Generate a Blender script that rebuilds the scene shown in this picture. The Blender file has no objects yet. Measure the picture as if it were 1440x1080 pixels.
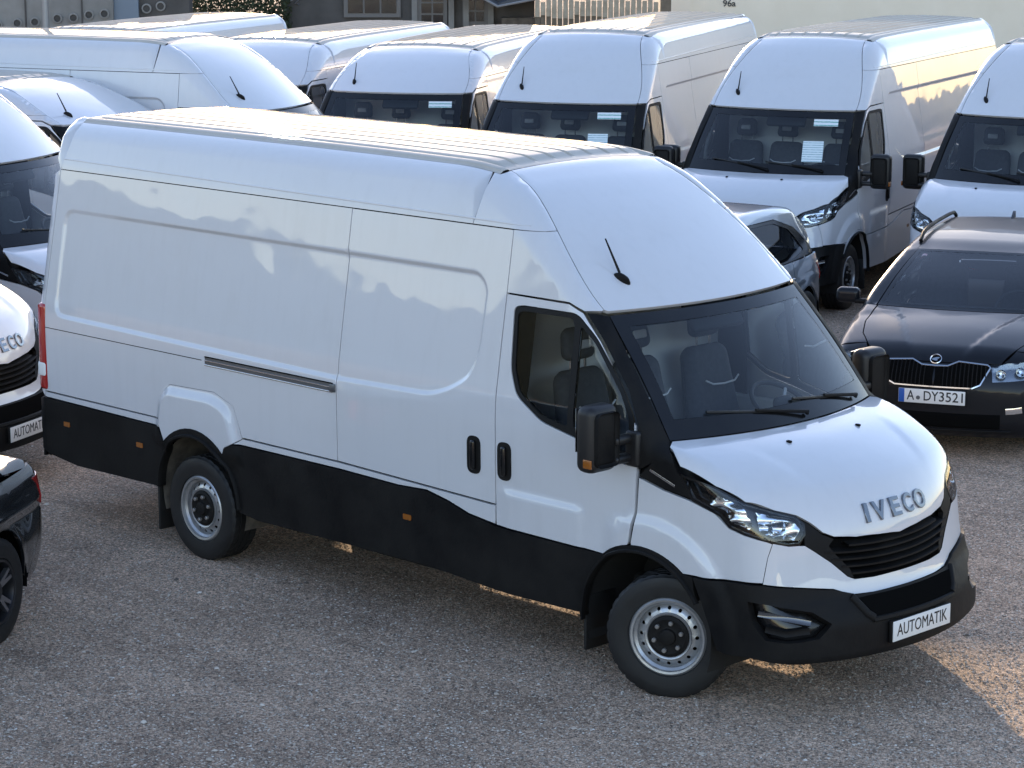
import bpy, bmesh, math, random, time
import numpy as np
from mathutils import Vector, Matrix
from mathutils.geometry import delaunay_2d_cdt
T0 = time.time()
R = math.radians
scene = bpy.context.scene
COL = scene.collection

# ------------------------------------------------------------------ camera
CAM = np.array([8.6986, -10.7359, 4.3256]); YAW = 2.3589; PIT = -.1947; FPX = 3479.8
cf = np.array([math.cos(PIT)*math.cos(YAW), math.cos(PIT)*math.sin(YAW), math.sin(PIT)])
cr = np.array([math.sin(YAW), -math.cos(YAW), 0.]); cu = np.cross(cr, cf)
cam_data = bpy.data.cameras.new('camera'); cam = bpy.data.objects.new('camera', cam_data); COL.objects.link(cam)
cam_data.sensor_width = 36; cam_data.lens = FPX/1440*36; cam_data.clip_end = 3000; cam_data.clip_start = .1
cam.matrix_world = Matrix(((cr[0], cu[0], -cf[0], CAM[0]), (cr[1], cu[1], -cf[1], CAM[1]), (cr[2], cu[2], -cf[2], CAM[2]), (0, 0, 0, 1)))
scene.camera = cam
def rays(uv):
    uv = np.array(uv, float); d = cf+((uv[:, 0]-720)/FPX)[:, None]*cr-((uv[:, 1]-540)/FPX)[:, None]*cu
    return d/np.linalg.norm(d, axis=1, keepdims=True)

# ------------------------------------------------------------------ sky, sun, exposure
SUN_AZ, SUN_EL = R(141.2), R(10.6)
world = bpy.data.worlds.new('World'); scene.world = world; world.use_nodes = True
wn = world.node_tree; sky = wn.nodes.new('ShaderNodeTexSky'); sky.sky_type = 'NISHITA'; sky.sun_disc = False
sky.sun_elevation = SUN_EL; sky.sun_rotation = math.pi/2-SUN_AZ
sky.air_density = 1.0; sky.dust_density = .35; sky.ozone_density = 1.0
bg = wn.nodes['Background']; bg.inputs['Strength'].default_value = .15
tint = wn.nodes.new('ShaderNodeMix'); tint.data_type = 'RGBA'; tint.blend_type = 'MULTIPLY'; tint.inputs[0].default_value = 1; tint.inputs[7].default_value = (1.05, .97, 1.06, 1)
wn.links.new(sky.outputs[0], tint.inputs[6]); wn.links.new(tint.outputs[2], bg.inputs[0])
sl = bpy.data.lights.new('sun', 'SUN'); sl.energy = 2.3; sl.angle = R(.55); sl.color = (1., .76, .50)
sun = bpy.data.objects.new('sun', sl); COL.objects.link(sun)
sd = Vector((math.cos(SUN_EL)*math.cos(SUN_AZ), math.cos(SUN_EL)*math.sin(SUN_AZ), math.sin(SUN_EL)))
sun.rotation_euler = sd.to_track_quat('Z', 'Y').to_euler(); sun.location = sd*60
scene.view_settings.view_transform = 'Standard'; scene.view_settings.look = 'None'
scene.view_settings.gamma = 1; scene.view_settings.exposure = 1.6

# ------------------------------------------------------------------ tagging helpers
def tag(o, label=None, cat=None, group=None, kind=None):
    if label: o['label'] = label
    if cat: o['category'] = cat
    if group: o['group'] = group
    if kind: o['kind'] = kind
    return o
def empty(name, parent=None, loc=(0, 0, 0), rz=0):
    o = bpy.data.objects.new(name, None); COL.objects.link(o); o.empty_display_size = .2
    o.location = loc; o.rotation_euler = (0, 0, rz); o.parent = parent; return o
def copy_tree(o, parent=None):
    c = o.copy(); COL.objects.link(c); c.parent = parent
    for ch in o.children: copy_tree(ch, c)
    return c

# ------------------------------------------------------------------ materials
MATS = {}
def mat(name, color=(.5, .5, .5), rough=.5, metal=0., coat=0., spec=.5, emit=None):
    m = bpy.data.materials.new(name); m.use_nodes = True; b = m.node_tree.nodes['Principled BSDF']
    b.inputs['Base Color'].default_value = (*color, 1); b.inputs['Roughness'].default_value = rough
    b.inputs['Metallic'].default_value = metal; b.inputs['Coat Weight'].default_value = coat
    b.inputs['Coat Roughness'].default_value = .03; b.inputs['Specular IOR Level'].default_value = spec
    MATS[name] = m; return m
def nd(m, t, **k):
    n = m.node_tree.nodes.new(t)
    for a, b in k.items(): setattr(n, a, b)
    return n
def lk(m, a, b): m.node_tree.links.new(a, b)
def bsdf(m): return m.node_tree.nodes['Principled BSDF']
def noise(m, scale, detail=4, coord='Object', rough=.6):
    tc = nd(m, 'ShaderNodeTexCoord'); n = nd(m, 'ShaderNodeTexNoise'); n.inputs['Scale'].default_value = scale
    n.inputs['Detail'].default_value = detail; n.inputs['Roughness'].default_value = rough; lk(m, tc.outputs[coord], n.inputs['Vector']); return n
def ramp(m, src, stops):
    r = nd(m, 'ShaderNodeValToRGB'); e = r.color_ramp.elements
    while len(e) < len(stops): e.new(.5)
    for k, (p, c) in enumerate(stops):
        e[k].position = p; e[k].color = (*c, 1) if not isinstance(c, float) else (c, c, c, 1)
    lk(m, src, r.inputs[0]); return r
def dirty(name, c1, c2, r1, r2, scale=6., coat=0., metal=0., bump=0.):
    """two tones of one surface mixed by noise, with the roughness following"""
    m = mat(name, c1, r1, metal, coat); n = noise(m, scale, 6)
    r = ramp(m, n.outputs[0], [(.35, c1), (.7, c2)]); lk(m, r.outputs[0], bsdf(m).inputs['Base Color'])
    q = ramp(m, n.outputs[0], [(.35, float(r1)), (.7, float(r2))]); lk(m, q.outputs[0], bsdf(m).inputs['Roughness'])
    if bump:
        bn = nd(m, 'ShaderNodeBump'); bn.inputs['Strength'].default_value = bump; bn.inputs['Distance'].default_value = .01
        n2 = noise(m, scale*12, 4); lk(m, n2.outputs[0], bn.inputs['Height']); lk(m, bn.outputs[0], bsdf(m).inputs['Normal'])
    return m
def glass(name, tint, refl=1., ior=1.6):
    m = bpy.data.materials.new(name); m.use_nodes = True; nt = m.node_tree; nt.nodes.remove(nt.nodes['Principled BSDF'])
    tr = nd(m, 'ShaderNodeBsdfTransparent'); tr.inputs[0].default_value = (*tint, 1)
    gl = nd(m, 'ShaderNodeBsdfGlossy'); gl.inputs['Roughness'].default_value = .01; gl.inputs[0].default_value = (refl, refl, refl, 1)
    fr = nd(m, 'ShaderNodeFresnel'); fr.inputs[0].default_value = ior; mx = nd(m, 'ShaderNodeMixShader')
    lk(m, fr.outputs[0], mx.inputs[0]); lk(m, tr.outputs[0], mx.inputs[1]); lk(m, gl.outputs[0], mx.inputs[2])
    lk(m, mx.outputs[0], nt.nodes['Material Output'].inputs[0]); MATS[name] = m; return m

# white van paint: clear coat over a base with faint dust
def paint(name, c, rough=.32, coat=1., dust=(.55, .53, .5), amount=.25, metal=0., keep=None):
    m = mat(name, c, rough, metal, coat); n = noise(m, 1.7, 8, rough=.7)
    r = ramp(m, n.outputs[0], [(.5, c), (.85, tuple(c[i]*(1-amount)+dust[i]*amount for i in range(3)))])
    tc = nd(m, 'ShaderNodeTexCoord'); mp = nd(m, 'ShaderNodeMapping'); mp.inputs['Scale'].default_value = (7, 7, .7); lk(m, tc.outputs['Object'], mp.inputs[0])
    sn = nd(m, 'ShaderNodeTexNoise'); sn.inputs['Scale'].default_value = 2.2; sn.inputs['Detail'].default_value = 5; lk(m, mp.outputs[0], sn.inputs['Vector'])
    sr = ramp(m, sn.outputs[0], [(.5, (1., 1., 1.)), (.72, tuple(1-amount*.17*(1.1-q) for q in dust))]); mu = nd(m, 'ShaderNodeMix', data_type='RGBA', blend_type='MULTIPLY'); mu.inputs[0].default_value = 1
    lk(m, r.outputs[0], mu.inputs[6]); lk(m, sr.outputs[0], mu.inputs[7]); lk(m, mu.outputs[2], bsdf(m).inputs['Base Color'])
    rn = noise(m, 1.3, 2); bn = nd(m, 'ShaderNodeBump'); bn.inputs['Strength'].default_value = .35; bn.inputs['Distance'].default_value = .012; lk(m, rn.outputs[0], bn.inputs['Height'])
    lk(m, bn.outputs[0], bsdf(m).inputs['Normal']); lk(m, bn.outputs[0], bsdf(m).inputs['Coat Normal'])
    bsdf(m).inputs['Coat IOR'].default_value = 1.62
    q = ramp(m, n.outputs[0], [(.45, .015), (.8, .07)] if keep is None else [(.45, keep*.7), (.8, keep*1.5)]); lk(m, q.outputs[0], bsdf(m).inputs['Coat Roughness'])
    return m
paint('white_paint', (.67, .665, .675))
paint('roof_paint', (.52, .485, .425), .6, .34, (.33, .29, .23), .5, keep=.05)
bsdf(MATS['roof_paint']).inputs['Specular IOR Level'].default_value = 0.
paint('dark_paint', (.006, .007, .010), .4, .38, amount=.03); bsdf(MATS['dark_paint']).inputs['Coat IOR'].default_value = 1.45; bsdf(MATS['dark_paint']).inputs['Specular IOR Level'].default_value = .2
paint('silver_paint', (.30, .33, .37), .30, metal=.6, dust=(.3, .3, .3))
paint('black_paint', (.008, .009, .011), .25, amount=.03)
dirty('black_plastic', (.0055, .0055, .006), (.016, .0145, .013), .48, .7, 3.2, bump=.12); bsdf(MATS['black_plastic']).inputs['Specular IOR Level'].default_value = .17
dirty('gloss_black', (.006, .006, .007), (.010, .010, .010), .10, .22, 4)
mat('seal_black', (.008, .008, .008), .6, spec=.25)
mat('dark_gap', (.006, .006, .006), .9, spec=0.); mat('underbody', (.014, .013, .012), .9)
dirty('rubber', (.007, .007, .007), (.013, .0125, .012), .5, .68, 14)
dirty('liner', (.16, .135, .105), (.07, .06, .05), .8, .95, 9)
dirty('steel_rim', (.52, .53, .54), (.36, .35, .34), .28, .5, 10, metal=.75)
mat('bolt', (.30, .28, .26), .45, .6); mat('chrome', (.62, .63, .65), .09, 1.); mat('badge_chrome', (.24, .25, .27), .12, 1.)
mat('bright_metal', (.62, .62, .63), .22, 1.); mat('rail_metal', (.16, .17, .18), .35, .7)
dirty('seat_cloth', (.040, .043, .050), (.065, .068, .075), .8, .95, 30, bump=.3)
mat('dash', (.030, .032, .035), .65); mat('cab_trim', (.62, .62, .60), .6); mat('seat_line', (.5, .5, .5), .6)
glass('windscreen_glass', (.93, .97, .97), ior=1.6); glass('side_glass', (.86, .89, .89), ior=1.55); glass('tint_glass', (.10, .11, .12))
glass('lamp_lens', (.90, .93, .95)); mat('reflector', (.85, .86, .88), .12, 1.); mat('amber', (.30, .095, .012), .25, coat=.6)
mat('red_lamp', (.38, .018, .016), .18, coat=1.); mat('mirror_black', (.012, .011, .011), .45)
mat('plate_white', (.80, .79, .76), .35); mat('plate_ink', (.02, .02, .02), .5); mat('plate_blue', (.02, .10, .40), .4)
mat('lamp_grey', (.30, .31, .33), .25, .9); mat('mirror_glass', (.8, .8, .8), .02, 1.)
def sheet_mat(name, paper, ink, rows, head):
    m = mat(name, paper, .5); tc = nd(m, 'ShaderNodeTexCoord'); sp = nd(m, 'ShaderNodeSeparateXYZ'); lk(m, tc.outputs['UV'], sp.inputs[0])
    n = nd(m, 'ShaderNodeTexNoise'); mp = nd(m, 'ShaderNodeMapping'); mp.inputs['Scale'].default_value = (7, rows, 1)
    lk(m, tc.outputs['UV'], mp.inputs[0]); lk(m, mp.outputs[0], n.inputs['Vector']); n.inputs['Scale'].default_value = 1.6; n.inputs['Detail'].default_value = 3
    w = nd(m, 'ShaderNodeMath', operation='MULTIPLY'); w.inputs[1].default_value = rows*math.pi*2; lk(m, sp.outputs[1], w.inputs[0])
    s = nd(m, 'ShaderNodeMath', operation='SINE'); lk(m, w.outputs[0], s.inputs[0])
    a = nd(m, 'ShaderNodeMath', operation='MULTIPLY'); lk(m, s.outputs[0], a.inputs[0]); lk(m, n.outputs[0], a.inputs[1])
    r = ramp(m, a.outputs[0], [(.28, paper), (.36, ink)]); lk(m, r.outputs[0], bsdf(m).inputs['Base Color']); return m
sheet_mat('notice_paper', (.72, .80, .80), (.28, .42, .44), 9, .2); sheet_mat('sticker_paper', (.78, .82, .82), (.12, .36, .30), 2, .5)
# ------------------------------------------------------------------ mesh helpers
def newobj(name, me, m, parent=None):
    o = bpy.data.objects.new(name, me); COL.objects.link(o); o.parent = parent
    if m: me.materials.append(MATS[m] if isinstance(m, str) else m)
    return o
def from_arr(name, arr, m, parent=None, smooth=True):
    V, Fc, N = arr
    me = bpy.data.meshes.new(name); me.from_pydata(V.tolist() if hasattr(V, 'tolist') else V, [], Fc)
    if smooth: me.shade_smooth()
    if N is not None: me.normals_split_custom_set_from_vertices([tuple(n) for n in N])
    return newobj(name, me, m, parent)
def mirror(arr):
    V, Fc, N = arr; V = V*np.array([1, -1, 1]); N = N*np.array([1, -1, 1]) if N is not None else None
    return V, [tuple(reversed(f)) for f in Fc], N
def join(*arrs):
    Vs, Fs, Ns, k = [], [], [], 0
    for V, Fc, N in arrs:
        Vs.append(V); Ns.append(N); Fs += [tuple(i+k for i in f) for f in Fc]; k += len(V)
    return np.concatenate(Vs), Fs, np.concatenate(Ns)
class BM:
    """collects bevelled boxes, tubes and lathes into one mesh"""
    def __init__(s): s.b = bmesh.new()
    def box(s, c, size, bevel=0., seg=2, rot=None, taper=None):
        g = bmesh.ops.create_cube(s.b, size=1.)['verts']
        for v in g:
            k = 1.
            if taper and v.co.z > 0: k = taper
            v.co = Vector((v.co.x*size[0]*k, v.co.y*size[1]*k, v.co.z*size[2]))
        if bevel:
            es = list({e for v in g for e in v.link_edges})
            r = bmesh.ops.bevel(s.b, geom=es, offset=bevel, segments=seg, affect='EDGES', profile=.5)
            g = list({v for f in r['faces'] for v in f.verts}|{v for v in g if v.is_valid})
        M = Matrix.Translation(c)@(rot.to_4x4() if rot else Matrix.Identity(4))
        bmesh.ops.transform(s.b, matrix=M, verts=g); return s
    def tube(s, pts, r, seg=10, cap=True):
        P = [Vector(p) for p in pts]; rr = r if hasattr(r, '__len__') else [r]*len(P); rings = []
        for i, p in enumerate(P):
            d = (P[min(i+1, len(P)-1)]-P[max(i-1, 0)]).normalized()
            a = d.orthogonal().normalized() if i == 0 else (rings_a-d*rings_a.dot(d)).normalized()
            rings_a = a; b = d.cross(a)
            rings.append([s.b.verts.new(p+(a*math.cos(t)+b*math.sin(t))*rr[i]) for t in [2*math.pi*k/seg for k in range(seg)]])
        for q in range(len(P)-1):
            for k in range(seg): s.b.faces.new((rings[q][k], rings[q][(k+1) % seg], rings[q+1][(k+1) % seg], rings[q+1][k]))
        if cap: s.b.faces.new(list(reversed(rings[0]))); s.b.faces.new(rings[-1])
        return s
    def lathe(s, prof, seg=32, axis='y', closed=False, f=None):
        """prof: (radius, axial) pairs"""
        rings = []
        for i, (r, a) in enumerate(prof):
            ring = []
            for k in range(seg):
                t = 2*math.pi*k/seg; rr, aa = (r, a) if f is None else f(i, k, r, a)
                p = (rr*math.cos(t), aa, rr*math.sin(t)) if axis == 'y' else (rr*math.cos(t), rr*math.sin(t), aa)
                ring.append(s.b.verts.new(p))
            rings.append(ring)
        n = len(prof)
        for q in range(n if closed else n-1):
            A, B = rings[q], rings[(q+1) % n]
            for k in range(seg): s.b.faces.new((A[k], B[k], B[(k+1) % seg], A[(k+1) % seg]))
        return s
    def poly(s, pts, h, axis=(0, 0, 1)):
        """prism: planar outline pushed along axis by h"""
        a = Vector(axis)*h; A = [s.b.verts.new(p) for p in pts]; B = [s.b.verts.new(Vector(p)+a) for p in pts]
        s.b.faces.new(list(reversed(A))); s.b.faces.new(B)
        for k in range(len(A)): s.b.faces.new((A[k], A[(k+1) % len(A)], B[(k+1) % len(A)], B[k]))
        return s
    def obj(s, name, m, parent=None, smooth=True, angle=35, loc=None):
        bmesh.ops.recalc_face_normals(s.b, faces=s.b.faces[:]); me = bpy.data.meshes.new(name); s.b.to_mesh(me); s.b.free()
        if smooth:
            me.shade_smooth(); me.set_sharp_from_angle(angle=R(angle))
        o = newobj(name, me, m, parent)
        if loc is not None: o.location = loc
        return o
def text_mesh(txt, size, extrude=.002, bold=0., width=None, bevel=0.):
    c = bpy.data.curves.new('t', 'FONT'); c.body = txt; c.size = size; c.extrude = extrude; c.offset = bold; c.align_x = 'CENTER'; c.align_y = 'CENTER'
    c.resolution_u = 3; c.bevel_depth = bevel
    o = bpy.data.objects.new('t', c); COL.objects.link(o); dg = bpy.context.evaluated_depsgraph_get()
    me = bpy.data.meshes.new_from_object(o.evaluated_get(dg)); bpy.data.objects.remove(o); bpy.data.curves.remove(c)
    if width:
        xs = [v.co.x for v in me.vertices]; k = width/(max(xs)-min(xs))
        for v in me.vertices: v.co.x *= k
    me.materials.clear(); return me
def frame_mat(p, n, up=(0, 0, 1)):
    """matrix with +Z = n, +Y as near up as it can be, at p"""
    n = Vector(n).normalized(); x = Vector(up).cross(n).normalized(); y = n.cross(x)
    return Matrix(((x.x, y.x, n.x, p[0]), (x.y, y.y, n.y, p[1]), (x.z, y.z, n.z, p[2]), (0, 0, 0, 1)))

# ------------------------------------------------------------------ curved body shells
def pchip(xs, ys, n=1500):
    xs = np.array(xs, float); ys = np.array(ys, float); h = np.diff(xs); d = np.diff(ys)/h
    m = np.zeros(len(xs)); m[0] = d[0]; m[-1] = d[-1]
    for i in range(1, len(xs)-1):
        if d[i-1]*d[i] > 0:
            w1 = 2*h[i]+h[i-1]; w2 = h[i]+2*h[i-1]; m[i] = (w1+w2)/(w1/d[i-1]+w2/d[i])
    X = np.linspace(xs[0], xs[-1], n); k = np.clip(np.searchsorted(xs, X, side='right')-1, 0, len(xs)-2)
    t = (X-xs[k])/h[k]; a = ys[k]; b = ys[k+1]
    return X, (2*t**3-3*t**2+1)*a+(t**3-2*t**2+t)*h[k]*m[k]+(-2*t**3+3*t**2)*b+(t**3-t**2)*h[k]*m[k+1]
def curve(*segs):
    X, Y = [], []
    for s in segs:
        x, y = pchip([p[0] for p in s], [p[1] for p in s]); X.append(x); Y.append(y)
    X = np.concatenate(X); Y = np.concatenate(Y); o = np.argsort(X, kind='stable'); X = X[o]; Y = Y[o]
    return lambda q: np.interp(q, X, Y)
def sst(a, b, x):
    t = np.clip((x-a)/(b-a), 0, 1); return t*t*(3-2*t)
def polysdf(px, pz, poly):
    P = np.array(poly, float); d = np.full(px.shape, 1e9); ins = np.zeros(px.shape, bool)
    for i in range(len(P)):
        a = P[i]; b = P[(i+1) % len(P)]; e = b-a
        wx = px-a[0]; wz = pz-a[1]; t = np.clip((wx*e[0]+wz*e[1])/max(e@e, 1e-12), 0, 1)
        d = np.minimum(d, (wx-t*e[0])**2+(wz-t*e[1])**2)
        c = (a[1] <= pz) != (b[1] <= pz); xi = a[0]+(pz-a[1])*e[0]/(e[1] if e[1] != 0 else 1e-12)
        ins ^= c & (px < xi)
    d = np.sqrt(d); return np.where(ins, -d, d)
def rmax(a, b, r):
    return np.where((a > -r) & (b > -r), np.sqrt(np.maximum(a+r, 0)**2+np.maximum(b+r, 0)**2)-r, np.maximum(a, b))
def rc(poly, r, n=4):
    """round the corners of a 2D outline"""
    out = []; P = [np.array(p, float) for p in poly]; L = len(P)
    for i in range(L):
        a, b, c = P[i-1], P[i], P[(i+1) % L]; u = a-b; v = c-b; lu, lv = np.linalg.norm(u), np.linalg.norm(v)
        rr = min(r, lu*.45, lv*.45); s = b+u/lu*rr; e = b+v/lv*rr
        for k in range(n+1):
            t = k/n; out.append(tuple((1-t)**2*s+2*t*(1-t)*b+t*t*e))
    return out
def dens(P, step=.035):
    P = np.array(P, float); out = []
    for i in range(len(P)):
        a = P[i]; b = P[(i+1) % len(P)]; n = max(1, int(math.ceil(np.linalg.norm(b-a)/step)))
        for k in range(n): out.append(a+(b-a)*k/n)
    return np.array(out)
class Surf:
    """a closed body given by a signed field f(P); panels are cut out of its skin"""
    def hit(s, P, D):
        P = np.array(P, float).copy(); D = np.array(D, float); D = np.broadcast_to(D/np.linalg.norm(D, axis=-1, keepdims=True), P.shape)
        act = np.arange(len(P)); trav = np.zeros(len(P))
        for i in range(120):
            f = s.f(P[act]); st = f*.85; P[act] += D[act]*st[:, None]; trav[act] += st
            act = act[(np.abs(f) > 2e-5) & (trav[act] < 14)]
            if not len(act): break
        return P
    def nrm(s, P, e=1.5e-3):
        g = np.stack([s.f(P+np.array(d)*e)-s.f(P-np.array(d)*e) for d in ((1, 0, 0), (0, 1, 0), (0, 0, 1))], 1)
        return g/np.maximum(np.linalg.norm(g, axis=1, keepdims=True), 1e-9)
    def sp(s, poly, step=.035): # outline in the side view (x, z) -> right flank
        q = dens(poly, step); return s.hit(np.stack([q[:, 0], np.full(len(q), -3.), q[:, 1]], 1), [[0, 1, 0]])
    def tp(s, poly, step=.035): # outline in plan (x, y)
        q = dens(poly, step); return s.hit(np.stack([q[:, 0], q[:, 1], np.full(len(q), 5.)], 1), [[0, 0, -1]])
    def fp(s, poly, step=.035): # outline in the front view (y, z)
        q = dens(poly, step); return s.hit(np.stack([np.full(len(q), 4.), q[:, 0], q[:, 1]], 1), [[-1, 0, 0]])
    def rp(s, poly, step=.035): # outline in the rear view (y, z)
        q = dens(poly, step); return s.hit(np.stack([np.full(len(q), -12.), q[:, 0], q[:, 1]], 1), [[1, 0, 0]])
    def pan(s, P3, dirn, grid=.05, gap=.004, off=0., depth=.022, holes=(), us=None, vs=None, extra=None, flange=True, avoid=None):
        n = np.array(dirn, float); n /= np.linalg.norm(n)
        e1 = np.array([1., 0, 0]) if abs(n[0]) < .8 else np.array([0, 1., 0]); e1 -= n*(e1@n); e1 /= np.linalg.norm(e1); e2 = np.cross(n, e1)
        def to2(P):
            q = np.stack([P@e1, P@e2], 1); k = np.linalg.norm(np.roll(q, -1, 0)-q, axis=1) > 1e-4; return q[k]
        def area(q): return .5*np.sum(q[:, 0]*np.roll(q[:, 1], -1)-np.roll(q[:, 0], -1)*q[:, 1])
        def shrink(q, g):
            if g == 0: return q
            sg = 1 if area(q) > 0 else -1
            a = q-np.roll(q, 1, 0); b = np.roll(q, -1, 0)-q
            a /= np.linalg.norm(a, axis=1, keepdims=True); b /= np.linalg.norm(b, axis=1, keepdims=True)
            na = np.stack([-a[:, 1], a[:, 0]], 1)*sg; nb = np.stack([-b[:, 1], b[:, 0]], 1)*sg; m = na+nb; l = np.sum(m*m, 1, keepdims=True)
            return q+g*2*m/np.maximum(l, .6)
        B = shrink(to2(np.asarray(P3)), gap); H = [shrink(to2(np.asarray(h)), -gap) for h in holes]
        lo = B.min(0); hi = B.max(0)
        gx = np.arange(lo[0], hi[0], grid) if us is None else np.array(us, float); gy = np.arange(lo[1], hi[1], grid) if vs is None else np.array(vs, float)
        G = np.stack(np.meshgrid(gx, gy), -1).reshape(-1, 2)
        if avoid is not None:
            W3 = G[:, :1]*e1+G[:, 1:]*e2; G = G[avoid(W3)]
        if extra is not None: G = np.concatenate([G, np.stack([np.asarray(extra)@e1, np.asarray(extra)@e2], 1)])
        mg = min(grid*.35, .012); k = polysdf(G[:, 0], G[:, 1], B) < -mg
        for h in H: k &= polysdf(G[:, 0], G[:, 1], h) > mg
        G = G[k]
        pts = [Vector(p) for p in B]; ed = [(i, (i+1) % len(B)) for i in range(len(B))]
        for h in H:
            k0 = len(pts); pts += [Vector(p) for p in h]; ed += [(k0+i, k0+(i+1) % len(h)) for i in range(len(h))]
        pts += [Vector(p) for p in G]
        r = delaunay_2d_cdt(pts, ed, [], 0, 1e-5)
        q = np.array([(v.x, v.y) for v in r[0]]); tri = np.array([tuple(f)[:3] for f in r[2]]); cc = q[tri].mean(1)
        k = polysdf(cc[:, 0], cc[:, 1], B) < 0
        for h in H: k &= polysdf(cc[:, 0], cc[:, 1], h) > 0
        tri = tri[k]; used = np.unique(tri); rm = np.full(len(q), -1); rm[used] = np.arange(len(used)); q = q[used]; Fc = [tuple(int(i) for i in t) for t in rm[tri]]
        base = np.asarray(P3)@n
        O = q[:, :1]*e1+q[:, 1:]*e2+n*(base.max()+.6)
        V = s.hit(O, -n[None]); N = s.nrm(V); V = V+N*off
        # faces must look along +n
        t3 = np.array(Fc)
        if np.cross(V[t3[:, 1]]-V[t3[:, 0]], V[t3[:, 2]]-V[t3[:, 0]]).sum(0)@n < 0: Fc = [tuple(reversed(f)) for f in Fc]
        if flange:
            cnt = {}
            for f in Fc:
                for i in range(len(f)):
                    e = (f[i], f[(i+1) % len(f)]); cnt[e] = 1
            be = [e for e in cnt if (e[1], e[0]) not in cnt]
            ids = sorted({i for e in be for i in e}); mp = {v: j for j, v in enumerate(ids)}; k0 = len(V)
            A = V[ids]; Nn = N[ids]; D = A-Nn*depth
            side = np.zeros_like(A)
            for i, j in be:
                t = np.cross(V[j]-V[i], N[i]); t /= max(np.linalg.norm(t), 1e-9); side[mp[i]] += t; side[mp[j]] += t
            side /= np.maximum(np.linalg.norm(side, axis=1, keepdims=True), 1e-9)
            V = np.concatenate([V, A, D]); N = np.concatenate([N, side, side]); m = len(ids)
            Fc += [(k0+mp[j], k0+mp[i], k0+m+mp[i], k0+m+mp[j]) for i, j in be]
        return V, Fc, N
    def quad(s, xs, ys, hat):
        """regular patch over a plan grid"""
        X, Y = np.meshgrid(xs, ys, indexing='ij'); P = np.stack([X.ravel(), Y.ravel(), np.full(X.size, hat)], 1); V = s.hit(P, [[0, 0, -1]]); N = s.nrm(V, 6e-4); m = len(ys)
        return V, [(i*m+j, (i+1)*m+j, (i+1)*m+j+1, i*m+j+1) for i in range(len(xs)-1) for j in range(m-1)], N
    def rib(s, P3, w, h, name, m, parent, close=False, sink=.004):
        """a strip of width w and height h that follows the skin along P3"""
        P = np.asarray(P3); N = s.nrm(P); T = np.gradient(P, axis=0); T /= np.maximum(np.linalg.norm(T, axis=1, keepdims=True), 1e-9); S = np.cross(N, T)
        S /= np.maximum(np.linalg.norm(S, axis=1, keepdims=True), 1e-9)
        b = BM(); rings = []
        for p, nn, ss in zip(P, N, S):
            rings.append([b.b.verts.new(p+ss*x*w/2+nn*z) for x, z in ((-1, -sink), (-.85, h*.7), (-.5, h), (.5, h), (.85, h*.7), (1, -sink))])
        for i in range(len(rings) if close else len(rings)-1):
            A, B = rings[i], rings[(i+1) % len(rings)]
            for k in range(5): b.b.faces.new((A[k], A[k+1], B[k+1], B[k]))
        if not close: b.b.faces.new(rings[0]); b.b.faces.new(list(reversed(rings[-1])))
        return b.obj(name, m, parent, angle=50)
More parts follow.
